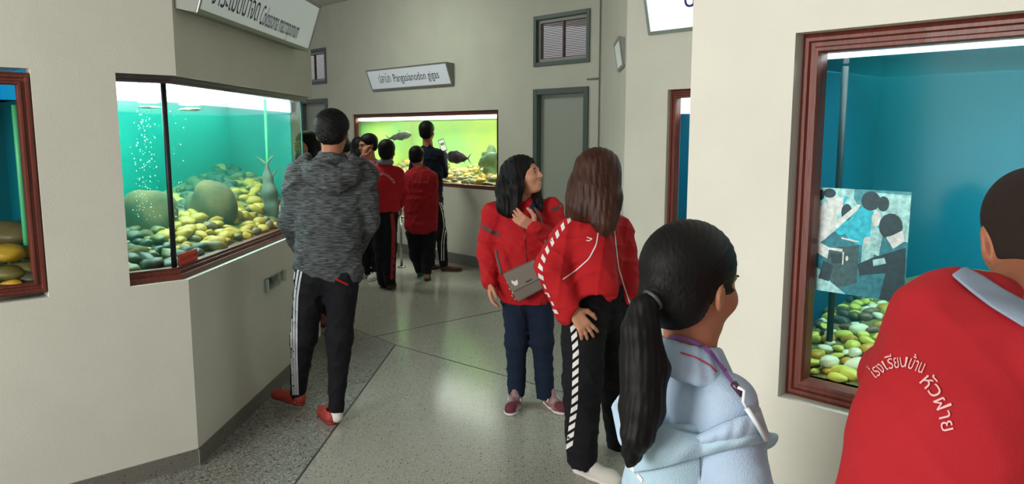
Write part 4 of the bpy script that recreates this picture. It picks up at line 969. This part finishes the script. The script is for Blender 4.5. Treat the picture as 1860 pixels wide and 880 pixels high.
# man with the phone
p, J, tp, tr = far_person('tall young man in navy holding up a phone at the far tank', 9.0, (776, 240, 0), (777, 262), ((756, 279), (797, 281)), ((748, 322, .05), (806, 315, .12)), ((765, 350, .2), (806, 283, .42)), (781, 362), ((772, 372), (791, 372)), ((775, 425), (801, 425)), ((782, 477), (806, 478)), (.25, 1, .05), NAVY, 'short', 'sweater', w_=.16, hem=.155, ft=((.5, .6, 0), (1, .1, 0)), hands=[('R', (-.1, .1, 1), (0, 1, 0), (-1, 0, .2))])
ribbon('side_stripe', [(801, 368), (807, 385), (811, 410), (806, 440), (806, 474)], 1.6, [tr], WHT, p, 30); ribbon('side_stripe', [(798, 368), (803, 385), (807, 410), (802, 440), (802, 474)], 1.3, [tr], WHT, p, 30)
ph = thing('mobile_phone', 'lit mobile phone held up by the man in navy', 'phone', tuple(J['wrR']+[0, .0, .08]))
pc = J['wrR']+[-.01, -.015, .125]; px_ = nrm([.95, .05, .30]); pz_ = nrm([-.30, .1, .95]); py_ = np.cross(pz_, px_)
mb = MB(); g = lambda a, b, c: pc+px_*a+py_*b+pz_*c
mb.hexa([g(-.038, .004, -.075), g(.038, .004, -.075), g(.038, -.004, -.075), g(-.038, -.004, -.075), g(-.038, .004, .075), g(.038, .004, .075), g(.038, -.004, .075), g(-.038, -.004, .075)]); mb.obj('phone_case', BLACK, ph, bevel=.002)
sg = -1 if g(0, -.005, 0)[1] < g(0, .005, 0)[1] else 1
mb = MB(); mb.add([g(-.033, sg*.0055, -.066), g(.033, sg*.0055, -.066), g(.033, sg*.0055, .066), g(-.033, sg*.0055, .066)], [[0, 1, 2, 3]]); mb.obj('phone_screen', mat('phone_screen', (214, 222, 206), emit=.8), ph)
mb = MB(); mb.add([g(-.025, sg*.0065, -.0), g(.025, sg*.0065, -.0), g(.025, sg*.0065, .03), g(-.025, sg*.0065, .03)], [[0, 1, 2, 3]]); mb.obj('picture_on_screen', mat('screen_green', (120, 150, 90), emit=.4), ph)
# person in plain dark red, walking
p, J, tp, tr = far_person('person in a long dark red shirt walking away, green shoes', 8.45, (757, 286, .04), (762, 306), ((744, 322), (783, 322)), ((739, 362, .06), (789, 362, .06)), ((746, 395, .2), (784, 395, .2)), (765, 408), ((752, 424), (779, 424)), ((757, 465, .05), (778, 465, -.02)), ((763, 505, .25), (775, 490, -.05)), (.15, 1, -.2), RED2, 'short', 'long_shirt', w_=.19, hem=.185, cutz=424, sc=.95, ft=((.1, 1, 0), (.05, .6, -.8)), r=(.09, .075, .055), shoes=(mat('green_canvas', (44, 92, 60)), mat('green_sole', (26, 96, 52), rough=.6)))
V_, F_ = text_tris('บ้านหัวฝาย', 6.2, 'CENTER'); decal('lettering', [(765+x, 333-y) for x, y in V_], F_, [tp], mat('faded_print', (190, 84, 84)), p, .004)
# boy with arc lettering
p, J, tp, tr = far_person('boy in a red shirt with a pale arc of lettering and grey collar', 7.95, (703, 276, 0), (700, 297), ((679, 315), (722, 315)), ((672, 345, .08), (731, 346, .04)), ((680, 370, .25), (726, 372, .18)), (699, 376), ((690, 392), (708, 392)), ((693, 450), (707, 450)), ((696, 512, .1), (708, 510)), (.05, 1, .0), FS, 'short', 'shirt', w_=.165, hem=.15, cutz=384, sc=1.0, collar=cloth('collar_grey', (136, 134, 136)), r=(.085, .075, .06), hands=[('R', (.1, .3, -1), (-1, 0, 0), (0, 1, 0))])
arc_text('โรงเรียนบ้านหัวฝาย', [(671, 324), (685, 318), (700, 319), (710, 327), (715, 334)], 7, [tp], mat('pale_print', (226, 190, 186)), p)
ribbon('side_stripe', [(712, 388), (715, 420), (714, 470), (712, 508)], 7, [tr], mat('track_red', (150, 24, 34)), p, 30)
# laughing woman with hand at her mouth
STR = cloth('pink_striped_cloth', (206, 150, 158), second=(90, 52, 66), vscale=16)
p, J, tp, tr = far_person('laughing woman holding a hand to her mouth, pink striped sleeve', 8.6, (668, 264, 0), (672, 287), ((655, 305), (691, 303)), ((648, 335, -.05), (694, 340, 0)), ((660, 287, -.2), (684, 365, -.1)), (673, 370), ((662, 392), (684, 392)), ((663, 445), (683, 445)), ((664, 500), (684, 500)), (-.75, -.6, -.1), STR, 'bun', 'striped_jacket', w_=.15, hem=.155, face=True, smile=True, skinm=SK1, ft=((-.6, -.7, 0), (-.2, -1, 0)), hands=[('L', (.15, .1, 1), (.6, .7, 0), (.7, -.6, 0))], shoes=(mat('white_shoe', (190, 186, 176)), WHT))
# dark-haired person half hidden behind her
far_person('dark-haired person in red almost hidden behind the laughing woman', 9.5, (651, 267), (650, 286), ((636, 300), (664, 300)), ((633, 330), (667, 330)), ((636, 352), (664, 352)), (650, 356), ((641, 392), (660, 392)), ((641, 440), (660, 440)), ((642, 490), (661, 490)), (-.2, 1, 0), FS, 'long', 'shirt', w_=.13, hem=.14, sc=.95)
far_person('person just right of the hoodie wearer of whom only a cheek and ear show', 10.3, (627, 267, 0), (626, 288), ((610, 304), (638, 304)), ((607, 340), (641, 340)), ((612, 365), (636, 365)), (624, 370), ((616, 390), (633, 390)), ((616, 436), (633, 436)), ((617, 484), (634, 484)), (-.3, .9, 0), NAVY, 'short', 'shirt', w_=.13, hem=.14, sc=.95)
# long-haired woman beyond the left block
far_person('long-haired woman in red standing just past the end of the left block', 6.55, (556, 266, .0), (560, 290), ((545, 310, .1), (590, 310, 0)), ((541, 350, .1), (594, 350, 0)), ((547, 390), (588, 390)), (567, 400), ((558, 425), (580, 425)), ((560, 500), (580, 500)), ((562, 575), (583, 575)), (-.55, -.8, 0), FS, 'long', 'jacket', w_=.15, hem=.16, face=True, skinm=SK2, ft=((-.4, -1, 0), (.3, -1, 0)), shoes=(mat('dark_red_shoe', (110, 36, 34)), BLACK))

# ------------------------------------------------------------------ rocks, pebbles, fish
rng = random.Random(7); nr = np.random.RandomState(5)
def ico(sub=2):
    import bmesh
    bm = bmesh.new(); bmesh.ops.create_icosphere(bm, subdivisions=sub, radius=1); V = np.array([v.co[:] for v in bm.verts]); F = [[v.index for v in f.verts] for f in bm.faces]; bm.free(); return V, F
def lumpy(seed, amp=.1, fr=1.3, sub=3, V=None):
    V, F = ico(sub); r = np.random.RandomState(seed); d = np.zeros(len(V))
    for i in range(6): k = r.normal(size=3)*fr*(1+i*.5); d += np.sin(V@k+r.uniform(0, 6))*amp/(1+i*.5)
    return V*(1+d)[:, None], F
STONE = {}
def stone_mat(n, c, c2): return mat(n, c, rough=.5, second=c2, vscale=25)
SM = dict(v=stone_mat('bright_yellow_stone', (214, 208, 80), (180, 176, 64)), y=stone_mat('yellow_stone', (206, 160, 34), (150, 118, 32)), o=stone_mat('olive_stone', (112, 100, 46), (84, 78, 38)), g=stone_mat('dark_green_stone', (62, 66, 34), (44, 50, 30)), b=stone_mat('brown_stone', (128, 98, 60), (96, 78, 48)), w=stone_mat('pale_stone', (226, 224, 190), (196, 196, 150)), k=stone_mat('dark_stone', (52, 56, 44), (70, 72, 52)))
BASES = {}
def pebble(kind, i, loc, scl, rot, name, label, cat, group):
    key = (kind, i)
    if key not in BASES:
        V, F = lumpy(i*13+3, .09); me = bpy.data.meshes.new('pebble'); me.from_pydata(V.tolist(), [], F); me.polygons.foreach_set('use_smooth', [True]*len(F)); me.materials.append(SM[kind])
        o = bpy.data.objects.new(name, me); BASES[key] = o; COL.objects.link(o)
    else:
        o = BASES[key].copy(); o.name = name; COL.objects.link(o)
    o.location = loc; o.scale = scl; o.rotation_euler = rot
    for kk in ('group',):
        if kk in o: del o[kk]
    return tag(o, label, cat, group)
def scatter(n, sample, height, sizes, kinds, label, group, flat=.55, seed=1, name='pebble'):
    rr = random.Random(seed); placed = []
    tries = 0
    while len(placed) < n and tries < n*60:
        tries += 1; x, y = sample(rr); r = rr.uniform(*sizes)
        ok = all((x-a)**2+(y-b)**2 > (.56*(r+c))**2 for a, b, c in placed)
        if not ok: continue
        placed.append((x, y, r)); z = height(x, y)+r*flat*.6
        k = rr.choice(kinds(x, y, rr)); pebble(k, rr.randrange(4), (x, y, z), (r*rr.uniform(.85, 1.2), r*rr.uniform(.7, .95), r*flat*rr.uniform(.85, 1.2)), (rr.uniform(-.35, .35), rr.uniform(-.35, .35), rr.uniform(0, 6.3)), name, label, 'pebble', group)
def bedmesh(name, pts_fn, us, vs, m, parent):
    V = []; F = []; nu, nv = len(us), len(vs)
    for u in us:
        for v in vs: V.append(pts_fn(u, v))
    for i in range(nu-1):
        for j in range(nv-1): F.append([i*nv+j, (i+1)*nv+j, (i+1)*nv+j+1, i*nv+j+1])
    o = mesh_obj(name, V, F, m, parent, True); return o
def inpoly(x, y, P_):
    c = False; n = len(P_)
    for i in range(n):
        (x1, y1), (x2, y2) = P_[i], P_[i-1]
        if (y1 > y) != (y2 > y) and x < (x2-x1)*(y-y1)/(y2-y1)+x1: c = not c
    return c
def inpolym(x, y, P_, m_):
    if not inpoly(x, y, P_): return False
    n = len(P_)
    for i in range(n):
        a, b = np.array(P_[i]), np.array(P_[i-1]); t = np.clip(((x-a[0])*(b-a)[0]+(y-a[1])*(b-a)[1])/((b-a)@(b-a)), 0, 1)
        if math.hypot(*(a+(b-a)*t-[x, y])) < m_: return False
    return True
GRAV = mat('fine_gravel', (138, 130, 62), rough=.8, second=(92, 88, 44), vscale=60, bump=.6, bscale=90)
def sd(fr, x, y): v = np.array([x, y])-fr.p; return v@fr.u, v@fr.n
# right tank: a bank of white and yellow pebbles rising to the back
def hR(x, y):
    s_, d_ = sd(R, x, y); return .945+.30*max(0, d_-.11)**.9*(.55+.45*min(1, max(0, (s_+.14)/.3)))
bedmesh('gravel_bed', lambda u, v: (*R.xy(u, v), hR(*R.xy(u, v))), np.linspace(-.13, 1.59, 40), np.linspace(.12, .88, 20), GRAV, TK_R)
scatter(290, lambda r: R.xy(-.11+r.random()*.66, .125+r.random()**1.1*.6), hR, (.014, .030), lambda x, y, r: 'vvvvvwwyyob' if sd(R, x, y)[0] > -.0 or r.random() < .4 else 'ogk', 'small rounded pebble on the sloping bed of the large right tank', 'pebbles in the right tank', seed=3, name='pebble')
e_ = R.xy(.065, .165); pebble('w', 1, (e_[0], e_[1], hR(*e_)+.022), (.027, .02, .017), (0, 0, .3), 'pebble', 'large smooth egg-white pebble at the left of the right tank', 'pebble', None)
# alcove tank
def hM(x, y): return .99+.12*sd(M, x, y)[1]
bedmesh('gravel_bed', lambda u, v: (*M.xy(u, v), hM(*M.xy(u, v))), np.linspace(.01, 1.39, 20), np.linspace(.11, .6, 10), GRAV, TK_M)
# far tank
def hW(x, y):
    s_, d_ = sd(W, x, y); return 1.0+.20*max(0, d_-.1)+.03*math.sin(s_*7)
bedmesh('gravel_bed', lambda u, v: (*W.xy(u, v), hW(*W.xy(u, v))), np.linspace(TW0+.01, TW1-.01, 40), np.linspace(.11, .98, 12), GRAV, TK_W)
scatter(240, lambda r: W.xy(TW0+.08+r.random()**.8*(TW1-TW0-.16), .16+r.random()*.7), hW, (.035, .07), lambda x, y, r: 'yoyobo', 'rounded yellow-brown cobble on the bed of the far tank', 'cobbles in the far tank', seed=5, name='cobble')
# corner tank
wp = [tuple(p_) for p_ in wpoly]
def hC(x, y):
    b = np.array([x, y])-Bf.p; a_, d_ = b@Bf.u, b@Bf.n
    return .966+.12*max(0, a_-.2)*min(1, max(0, d_-.09)/.35)+.05*max(0, d_-.3)
lo_, hi_ = np.min(wp, 0), np.max(wp, 0)
def bed_pt(i, v):
    u0, u1 = max(-.33, .24-v), min(2.85, 1.98+v*.98); q_ = Bf.xy(u0+(u1-u0)*i, v); return (q_[0], q_[1], hC(*q_)-.004)
bedmesh('gravel_bed', bed_pt, np.linspace(0, 1, 50), np.linspace(INS+.02, 1.05, 24), GRAV, ct)
def sC(r):
    while True:
        x, y = lo_[0]+r.random()*(hi_-lo_)[0], lo_[1]+r.random()*(hi_-lo_)[1]
        if x > -2.45 and (x > -2.1 or r.random() < .5) and inpolym(x, y, wp, .036): return x, y
scatter(290, sC, hC, (.030, .062), lambda x, y, r: ('yyyyob' if y > 4.3 and x > -2.1 else 'yogogk'), 'rounded river stone on the bed of the corner tank', 'river stones in the corner tank', seed=9, name='river_stone')
BOULD = mat('boulder', (116, 96, 56), rough=.9, second=(70, 66, 40), vscale=9, bump=.8, bscale=22)
def boulder(label, c, r, seed, parentless=True):
    V, F = lumpy(seed, .13, 1.2, 5); V = V*np.array(r); V[:, 2] = np.maximum(V[:, 2], -r[2]*.75)
    return tag(mesh_obj('boulder', V+np.array(c), F, BOULD, None, True), label, 'rock')
x, y, _ = at(383, 376, 4.95); boulder('big rounded boulder in the middle of the corner tank', (x, y, 1.15), (.18, .16, .18), 4)
x, y, _ = at(268, 380, 4.55); boulder('refracted double of the big boulder behind the black corner seal', (x, y, 1.12), (.15, .14, .18), 11)  # second boulder added for the view of the first refracted by the panes
for i, (px_x, px_y, Y_, r) in enumerate([(262, 430, 4.3, .05), (300, 415, 4.6, .06), (250, 470, 3.95, .05)]):
    x, y, z = at(px_x, px_y, Y_); boulder(['brown rock at the foot of the doubled boulder', 'olive rock between the boulder and its double', 'dark flat rock low in the left pane of the corner tank'][i], (x, y, max(z, hC(x, y)+r*.3)), (r*1.4, r, r*.8), 20+i)
# left tank big stones
def stone(px_x, px_y, Y_, r, k, lab, sx=1.4):
    x, y, z = at(px_x, px_y, Y_); pebble(k, rng.randrange(4), (x, y, z), (r*sx, r, r*.62), (0, 0, .2), 'river_stone', lab, 'rock', None)
stone(22, 424, 3.40, .085, 'b', 'flat brown stone topping the heap in the left edge tank'); stone(12, 460, 3.22, .062, 'y', 'bright yellow round stone in the left edge tank', 1.1); stone(58, 458, 3.30, .05, 'o', 'olive stone right of the bright yellow one')
stone(40, 488, 3.26, .055, 'o', 'olive stone under the bright yellow one'); stone(8, 497, 3.2, .055, 'o', 'dull stone at the left end below the bright yellow one'); stone(20, 516, 3.17, .03, 'y', 'small yellow stone near the bottom of the left edge tank'); stone(56, 504, 3.22, .035, 'k', 'dark stone low at the right of the left edge tank')
def hL(x, y): return .975+.22*max(0, sd(A, x, y)[1]-.12)
bedmesh('gravel_bed', lambda u, v: (*A.xy(u, v), hL(*A.xy(u, v))), np.linspace(-1.94, -.61, 30), np.linspace(.1, .5, 12), GRAV, TK_L)
scatter(50, lambda r: A.xy(-1.1+r.random()*.45, .13+r.random()*.3), hL, (.012, .026), lambda x, y, r: 'wyok', 'small pale pebble at the bottom of the left edge tank', 'pebbles in the left edge tank', seed=12, name='gravel_pebble')

def fish(label, nose, d, L, m, belly, h=.006, up=(0, 0, 1), hgt=.5, cat='fish', tail=1.):
    """shark-like catfish: deep body, dorsal fin near the head, forked tail"""
    f = nrm(d); u = nrm(np.array(up)-f*np.dot(up, f)); r = np.cross(f, u); g = lambda a, b, c: np.array(nose)-f*a*L+u*b*L+r*c*L
    s = Sdf(h); pts = [g(.06, 0, 0), g(.2, .01, 0), g(.42, .015, 0), g(.65, .01, 0), g(.84, 0, 0)]
    s.chain(pts, [.05*L, .10*L*hgt*2*.9, .115*L*hgt*2*.9, .07*L*hgt*2*.9, .028*L], k=.02, flat=r, q=.6)
    t = thing('fish', label, cat, tuple(g(.45, -.1, 0)))
    b = s.build('body', m, t)
    def fin(name, a, c, ra, rb):
        s = Sdf(h*.6); s.cone(a, c, ra, rb, k=.004, flat=r, q=.25); return s.build(name, m, t)
    fin('dorsal_fin', g(.36, .10, 0), g(.46, .22, 0), .038*L, .010*L); fin('tail_fin', g(.85, 0, 0), g(1.0, .17*tail, 0), .026*L, .010*L); fin('tail_fin', g(.85, 0, 0), g(1.0, -.16*tail, 0), .026*L, .010*L)
    fin('pectoral_fin', g(.26, -.07, .06), g(.36, -.17, .09), .026*L, .008*L); fin('anal_fin', g(.66, -.06, 0), g(.74, -.14, 0), .028*L, .008*L)
    mb = MB(); e = g(.09, .015, .045); mb.tube([e-r*.002*L, e+r*.012*L], .011*L, 10); mb.obj('eye', EYED, t)
    return t
DK = mat('fish_grey', (36, 36, 42), rough=.45, second=(84, 74, 66), vscale=7); PLF = mat('fish_silver', (112, 120, 104), rough=.45, second=(48, 58, 54), vscale=6); DKG = mat('fish_dark_green', (30, 64, 50), rough=.5)
fish('dark grey shark-like catfish swimming left above the cobbles of the far tank', at(811, 285, 9.75), (-.72, .68, .03), .46, DK, PLF, hgt=.8)
fish('big dark catfish in the murk at the right end of the far tank', at(868, 300, 9.85), (-.8, .45, -.35), .52, DKG, PLF, hgt=.7)
fish('pale catfish near the surface at the left of the far tank', at(748, 244, 10.7), (.8, -.3, .15), .42, PLF, PLF, hgt=.6)
fish('small dark fish just left of the phone in the far tank', at(800, 272, 10.3), (-.7, .4, .5), .2, DKG, PLF)
fish('silver and dark fish hanging nearly upright at the right of the corner tank', at(498, 402, 5.35), (.12, -.1, -1), .47, PLF, PLF, up=(-1, .2, 0), hgt=.55)
# air bubbles rising in the corner tank
bub = mat('air_bubble', (214, 244, 236), rough=.1, spec=.8)
mb = MB(); Vb, Fb = ico(1)
for i in range(170):
    cpx = rng.choice([252, 262, 275, 322]); t_ = rng.random(); x, y, z = at(cpx+rng.gauss(0, 7), 200+t_*200, 4.0); r = rng.uniform(.0012, .0042)
    mb.add([(x+v[0]*r, y+v[1]*r, z+v[2]*r*1.4) for v in Vb], Fb)
ob = mb.obj('air_bubbles', bub, None, True); tag(ob, 'column of air bubbles rising in the left of the corner tank', 'bubbles', None, 'stuff')
# foam patches at the surface
for i, (fx, fy, Y_) in enumerate([(268, 202, 4.0), (345, 203, 4.35)]):
    x, y, _ = at(fx, fy, Y_); V, F = lumpy(40+i, .25, 2, 3); tag(mesh_obj('foam_patch', V*[.05, .035, .007]+[x, y, zw-.016], F, mat('foam', (226, 226, 190), rough=.7), None, True), ['cream foam patch on the water left of the black seal', 'cream foam patch on the water right of the black seal'][i], 'foam')
# dark plants in the far tank
for i, (fx, fy, Y_, r) in enumerate([(893, 302, 10.1, .16)]):
    x, y, z = at(fx, fy, Y_); V, F = lumpy(60+i, .22, 2.4, 4); tag(mesh_obj('mossy_rock', V*[r, r, r*1.3]+[x, y, z], F, mat('moss_dark', (14, 50, 30), rough=.9), None, True), ['dark mossy rock at the right end of the far tank', 'dim mossy shape at the left of the far tank'][i], 'rock')

# sticker, holder, painted reflection of a picture
def bquad(mb, a0, a1, z0, z1, k): mb.add([(*Bf.xy(a0, k), z0), (*Bf.xy(a1, k), z0), (*Bf.xy(a1, k), z1), (*Bf.xy(a0, k), z1)], [[0, 1, 2, 3]])
a_s = (np.array(G1)-Bf.p)@Bf.u+.03
mb = MB(); Bf.box(mb, a_s, a_s+.21, INS-.0035, INS-.001, .985, 1.04); st = mb.obj('sticker', mat('orange_red_sticker', (222, 84, 62), rough=.5)); tag(st, 'small orange-red sticker low on the glass beside the black corner seal', 'sticker')
V_, F_ = text_tris('ห้ามเคาะกระจก', .034); mb = MB(); mb.add([(*Bf.xy(a_s+.02+v[0]*.95, INS-.0045), 1.004+v[1]) for v in V_], F_); mb.obj('sticker_print', mat('sticker_ink', (150, 40, 30)), st)
hs = (np.array([-1.506, 4.715])-Bf.p)@Bf.u
t = thing('plastic_holder', 'small clear plastic holder taped to the wall under the corner tank', 'holder', (*Bf.xy(hs+.2, 0), .62))
mb = MB(); Bf.box(mb, hs-.1, hs+.25, -.02, -.001, .66, .74); mb.obj('holder_shell', glassy('clear_plastic', (.88, .92, .9, 1), spec_f=1.2, rough=.1), t)
mb = MB(); Bf.box(mb, hs-.1, hs-.08, -.022, -.001, .66, .74); Bf.box(mb, hs-.08, hs+.25, -.022, -.001, .66, .668); mb.obj('holder_edge', mat('plastic_edge', (196, 206, 200), rough=.2), t)

def disc_poly(cx, cy, rx, ry, n=14, a0=0): return [(cx+rx*math.cos(a0+2*math.pi*i/n), cy+ry*math.sin(a0+2*math.pi*i/n)) for i in range(n)]
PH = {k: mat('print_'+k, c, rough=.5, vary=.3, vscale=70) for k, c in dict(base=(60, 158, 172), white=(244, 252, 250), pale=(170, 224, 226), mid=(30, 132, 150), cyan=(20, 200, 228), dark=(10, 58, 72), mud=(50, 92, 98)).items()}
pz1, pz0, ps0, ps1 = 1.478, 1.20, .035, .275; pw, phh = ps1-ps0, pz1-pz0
t = thing('painted_reflection', 'painted pale blue reflection of a crowd picture inside the right tank glass', 'print', R.pt((ps0+ps1)/2, .09, pz0))  # flat sheet and patches paint a reflection in the glass as colour
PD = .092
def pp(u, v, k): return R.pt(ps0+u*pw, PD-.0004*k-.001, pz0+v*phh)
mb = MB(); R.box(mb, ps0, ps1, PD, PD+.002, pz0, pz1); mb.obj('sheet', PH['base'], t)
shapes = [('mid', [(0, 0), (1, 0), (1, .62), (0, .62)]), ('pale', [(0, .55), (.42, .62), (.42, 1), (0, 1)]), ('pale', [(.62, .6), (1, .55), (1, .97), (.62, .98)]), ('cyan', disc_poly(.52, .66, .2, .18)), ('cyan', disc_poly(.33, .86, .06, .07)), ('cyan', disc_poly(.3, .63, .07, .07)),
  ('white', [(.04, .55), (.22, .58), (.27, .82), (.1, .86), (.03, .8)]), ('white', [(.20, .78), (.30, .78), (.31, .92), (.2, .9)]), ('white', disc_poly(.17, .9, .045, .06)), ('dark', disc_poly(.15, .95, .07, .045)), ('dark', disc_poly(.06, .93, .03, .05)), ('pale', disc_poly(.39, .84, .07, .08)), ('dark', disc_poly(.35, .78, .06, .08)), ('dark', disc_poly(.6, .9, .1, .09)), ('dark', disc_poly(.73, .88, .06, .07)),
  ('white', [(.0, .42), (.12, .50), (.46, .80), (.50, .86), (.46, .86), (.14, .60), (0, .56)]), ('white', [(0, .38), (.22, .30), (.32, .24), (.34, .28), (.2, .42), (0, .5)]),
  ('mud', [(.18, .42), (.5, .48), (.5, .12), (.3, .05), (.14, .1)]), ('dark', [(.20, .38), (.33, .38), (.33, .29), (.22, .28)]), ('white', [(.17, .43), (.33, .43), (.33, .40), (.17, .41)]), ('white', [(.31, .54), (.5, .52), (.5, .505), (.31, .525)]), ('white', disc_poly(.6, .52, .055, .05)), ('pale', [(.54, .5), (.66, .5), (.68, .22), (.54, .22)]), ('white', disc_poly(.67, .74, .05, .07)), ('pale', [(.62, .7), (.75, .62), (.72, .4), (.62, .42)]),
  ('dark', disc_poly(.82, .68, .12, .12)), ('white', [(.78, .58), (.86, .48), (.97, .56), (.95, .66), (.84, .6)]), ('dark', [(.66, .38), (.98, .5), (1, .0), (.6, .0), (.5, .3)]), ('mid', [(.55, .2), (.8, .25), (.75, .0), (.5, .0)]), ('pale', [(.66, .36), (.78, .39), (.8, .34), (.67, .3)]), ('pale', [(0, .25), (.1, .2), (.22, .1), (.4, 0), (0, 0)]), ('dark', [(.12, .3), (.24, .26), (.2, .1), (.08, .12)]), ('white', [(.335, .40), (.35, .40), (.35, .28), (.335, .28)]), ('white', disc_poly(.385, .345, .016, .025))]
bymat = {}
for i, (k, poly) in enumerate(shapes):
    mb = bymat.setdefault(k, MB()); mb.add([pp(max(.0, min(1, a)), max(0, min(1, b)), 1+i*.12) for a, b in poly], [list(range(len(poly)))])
for k, mb in bymat.items(): mb.obj('reflection_patch_'+k, PH[k], t)
# slim steel post behind the far group
pst = at(729, 462, 9.3); mb = MB(); mb.tube([(pst[0], pst[1], 0), (pst[0], pst[1], .62)], .016, 12); mb.tube([(pst[0]-.05, pst[1], .62), (pst[0]+.05, pst[1], .62)], .012, 8); mb.tube([(pst[0], pst[1], 0), (pst[0], pst[1], .012)], .05, 14)
tag(mb.obj('barrier_post', mat('steel', (150, 152, 148), metal=.8, rough=.3), None, True), 'short steel barrier post before the far wall between the red shirts', 'post')
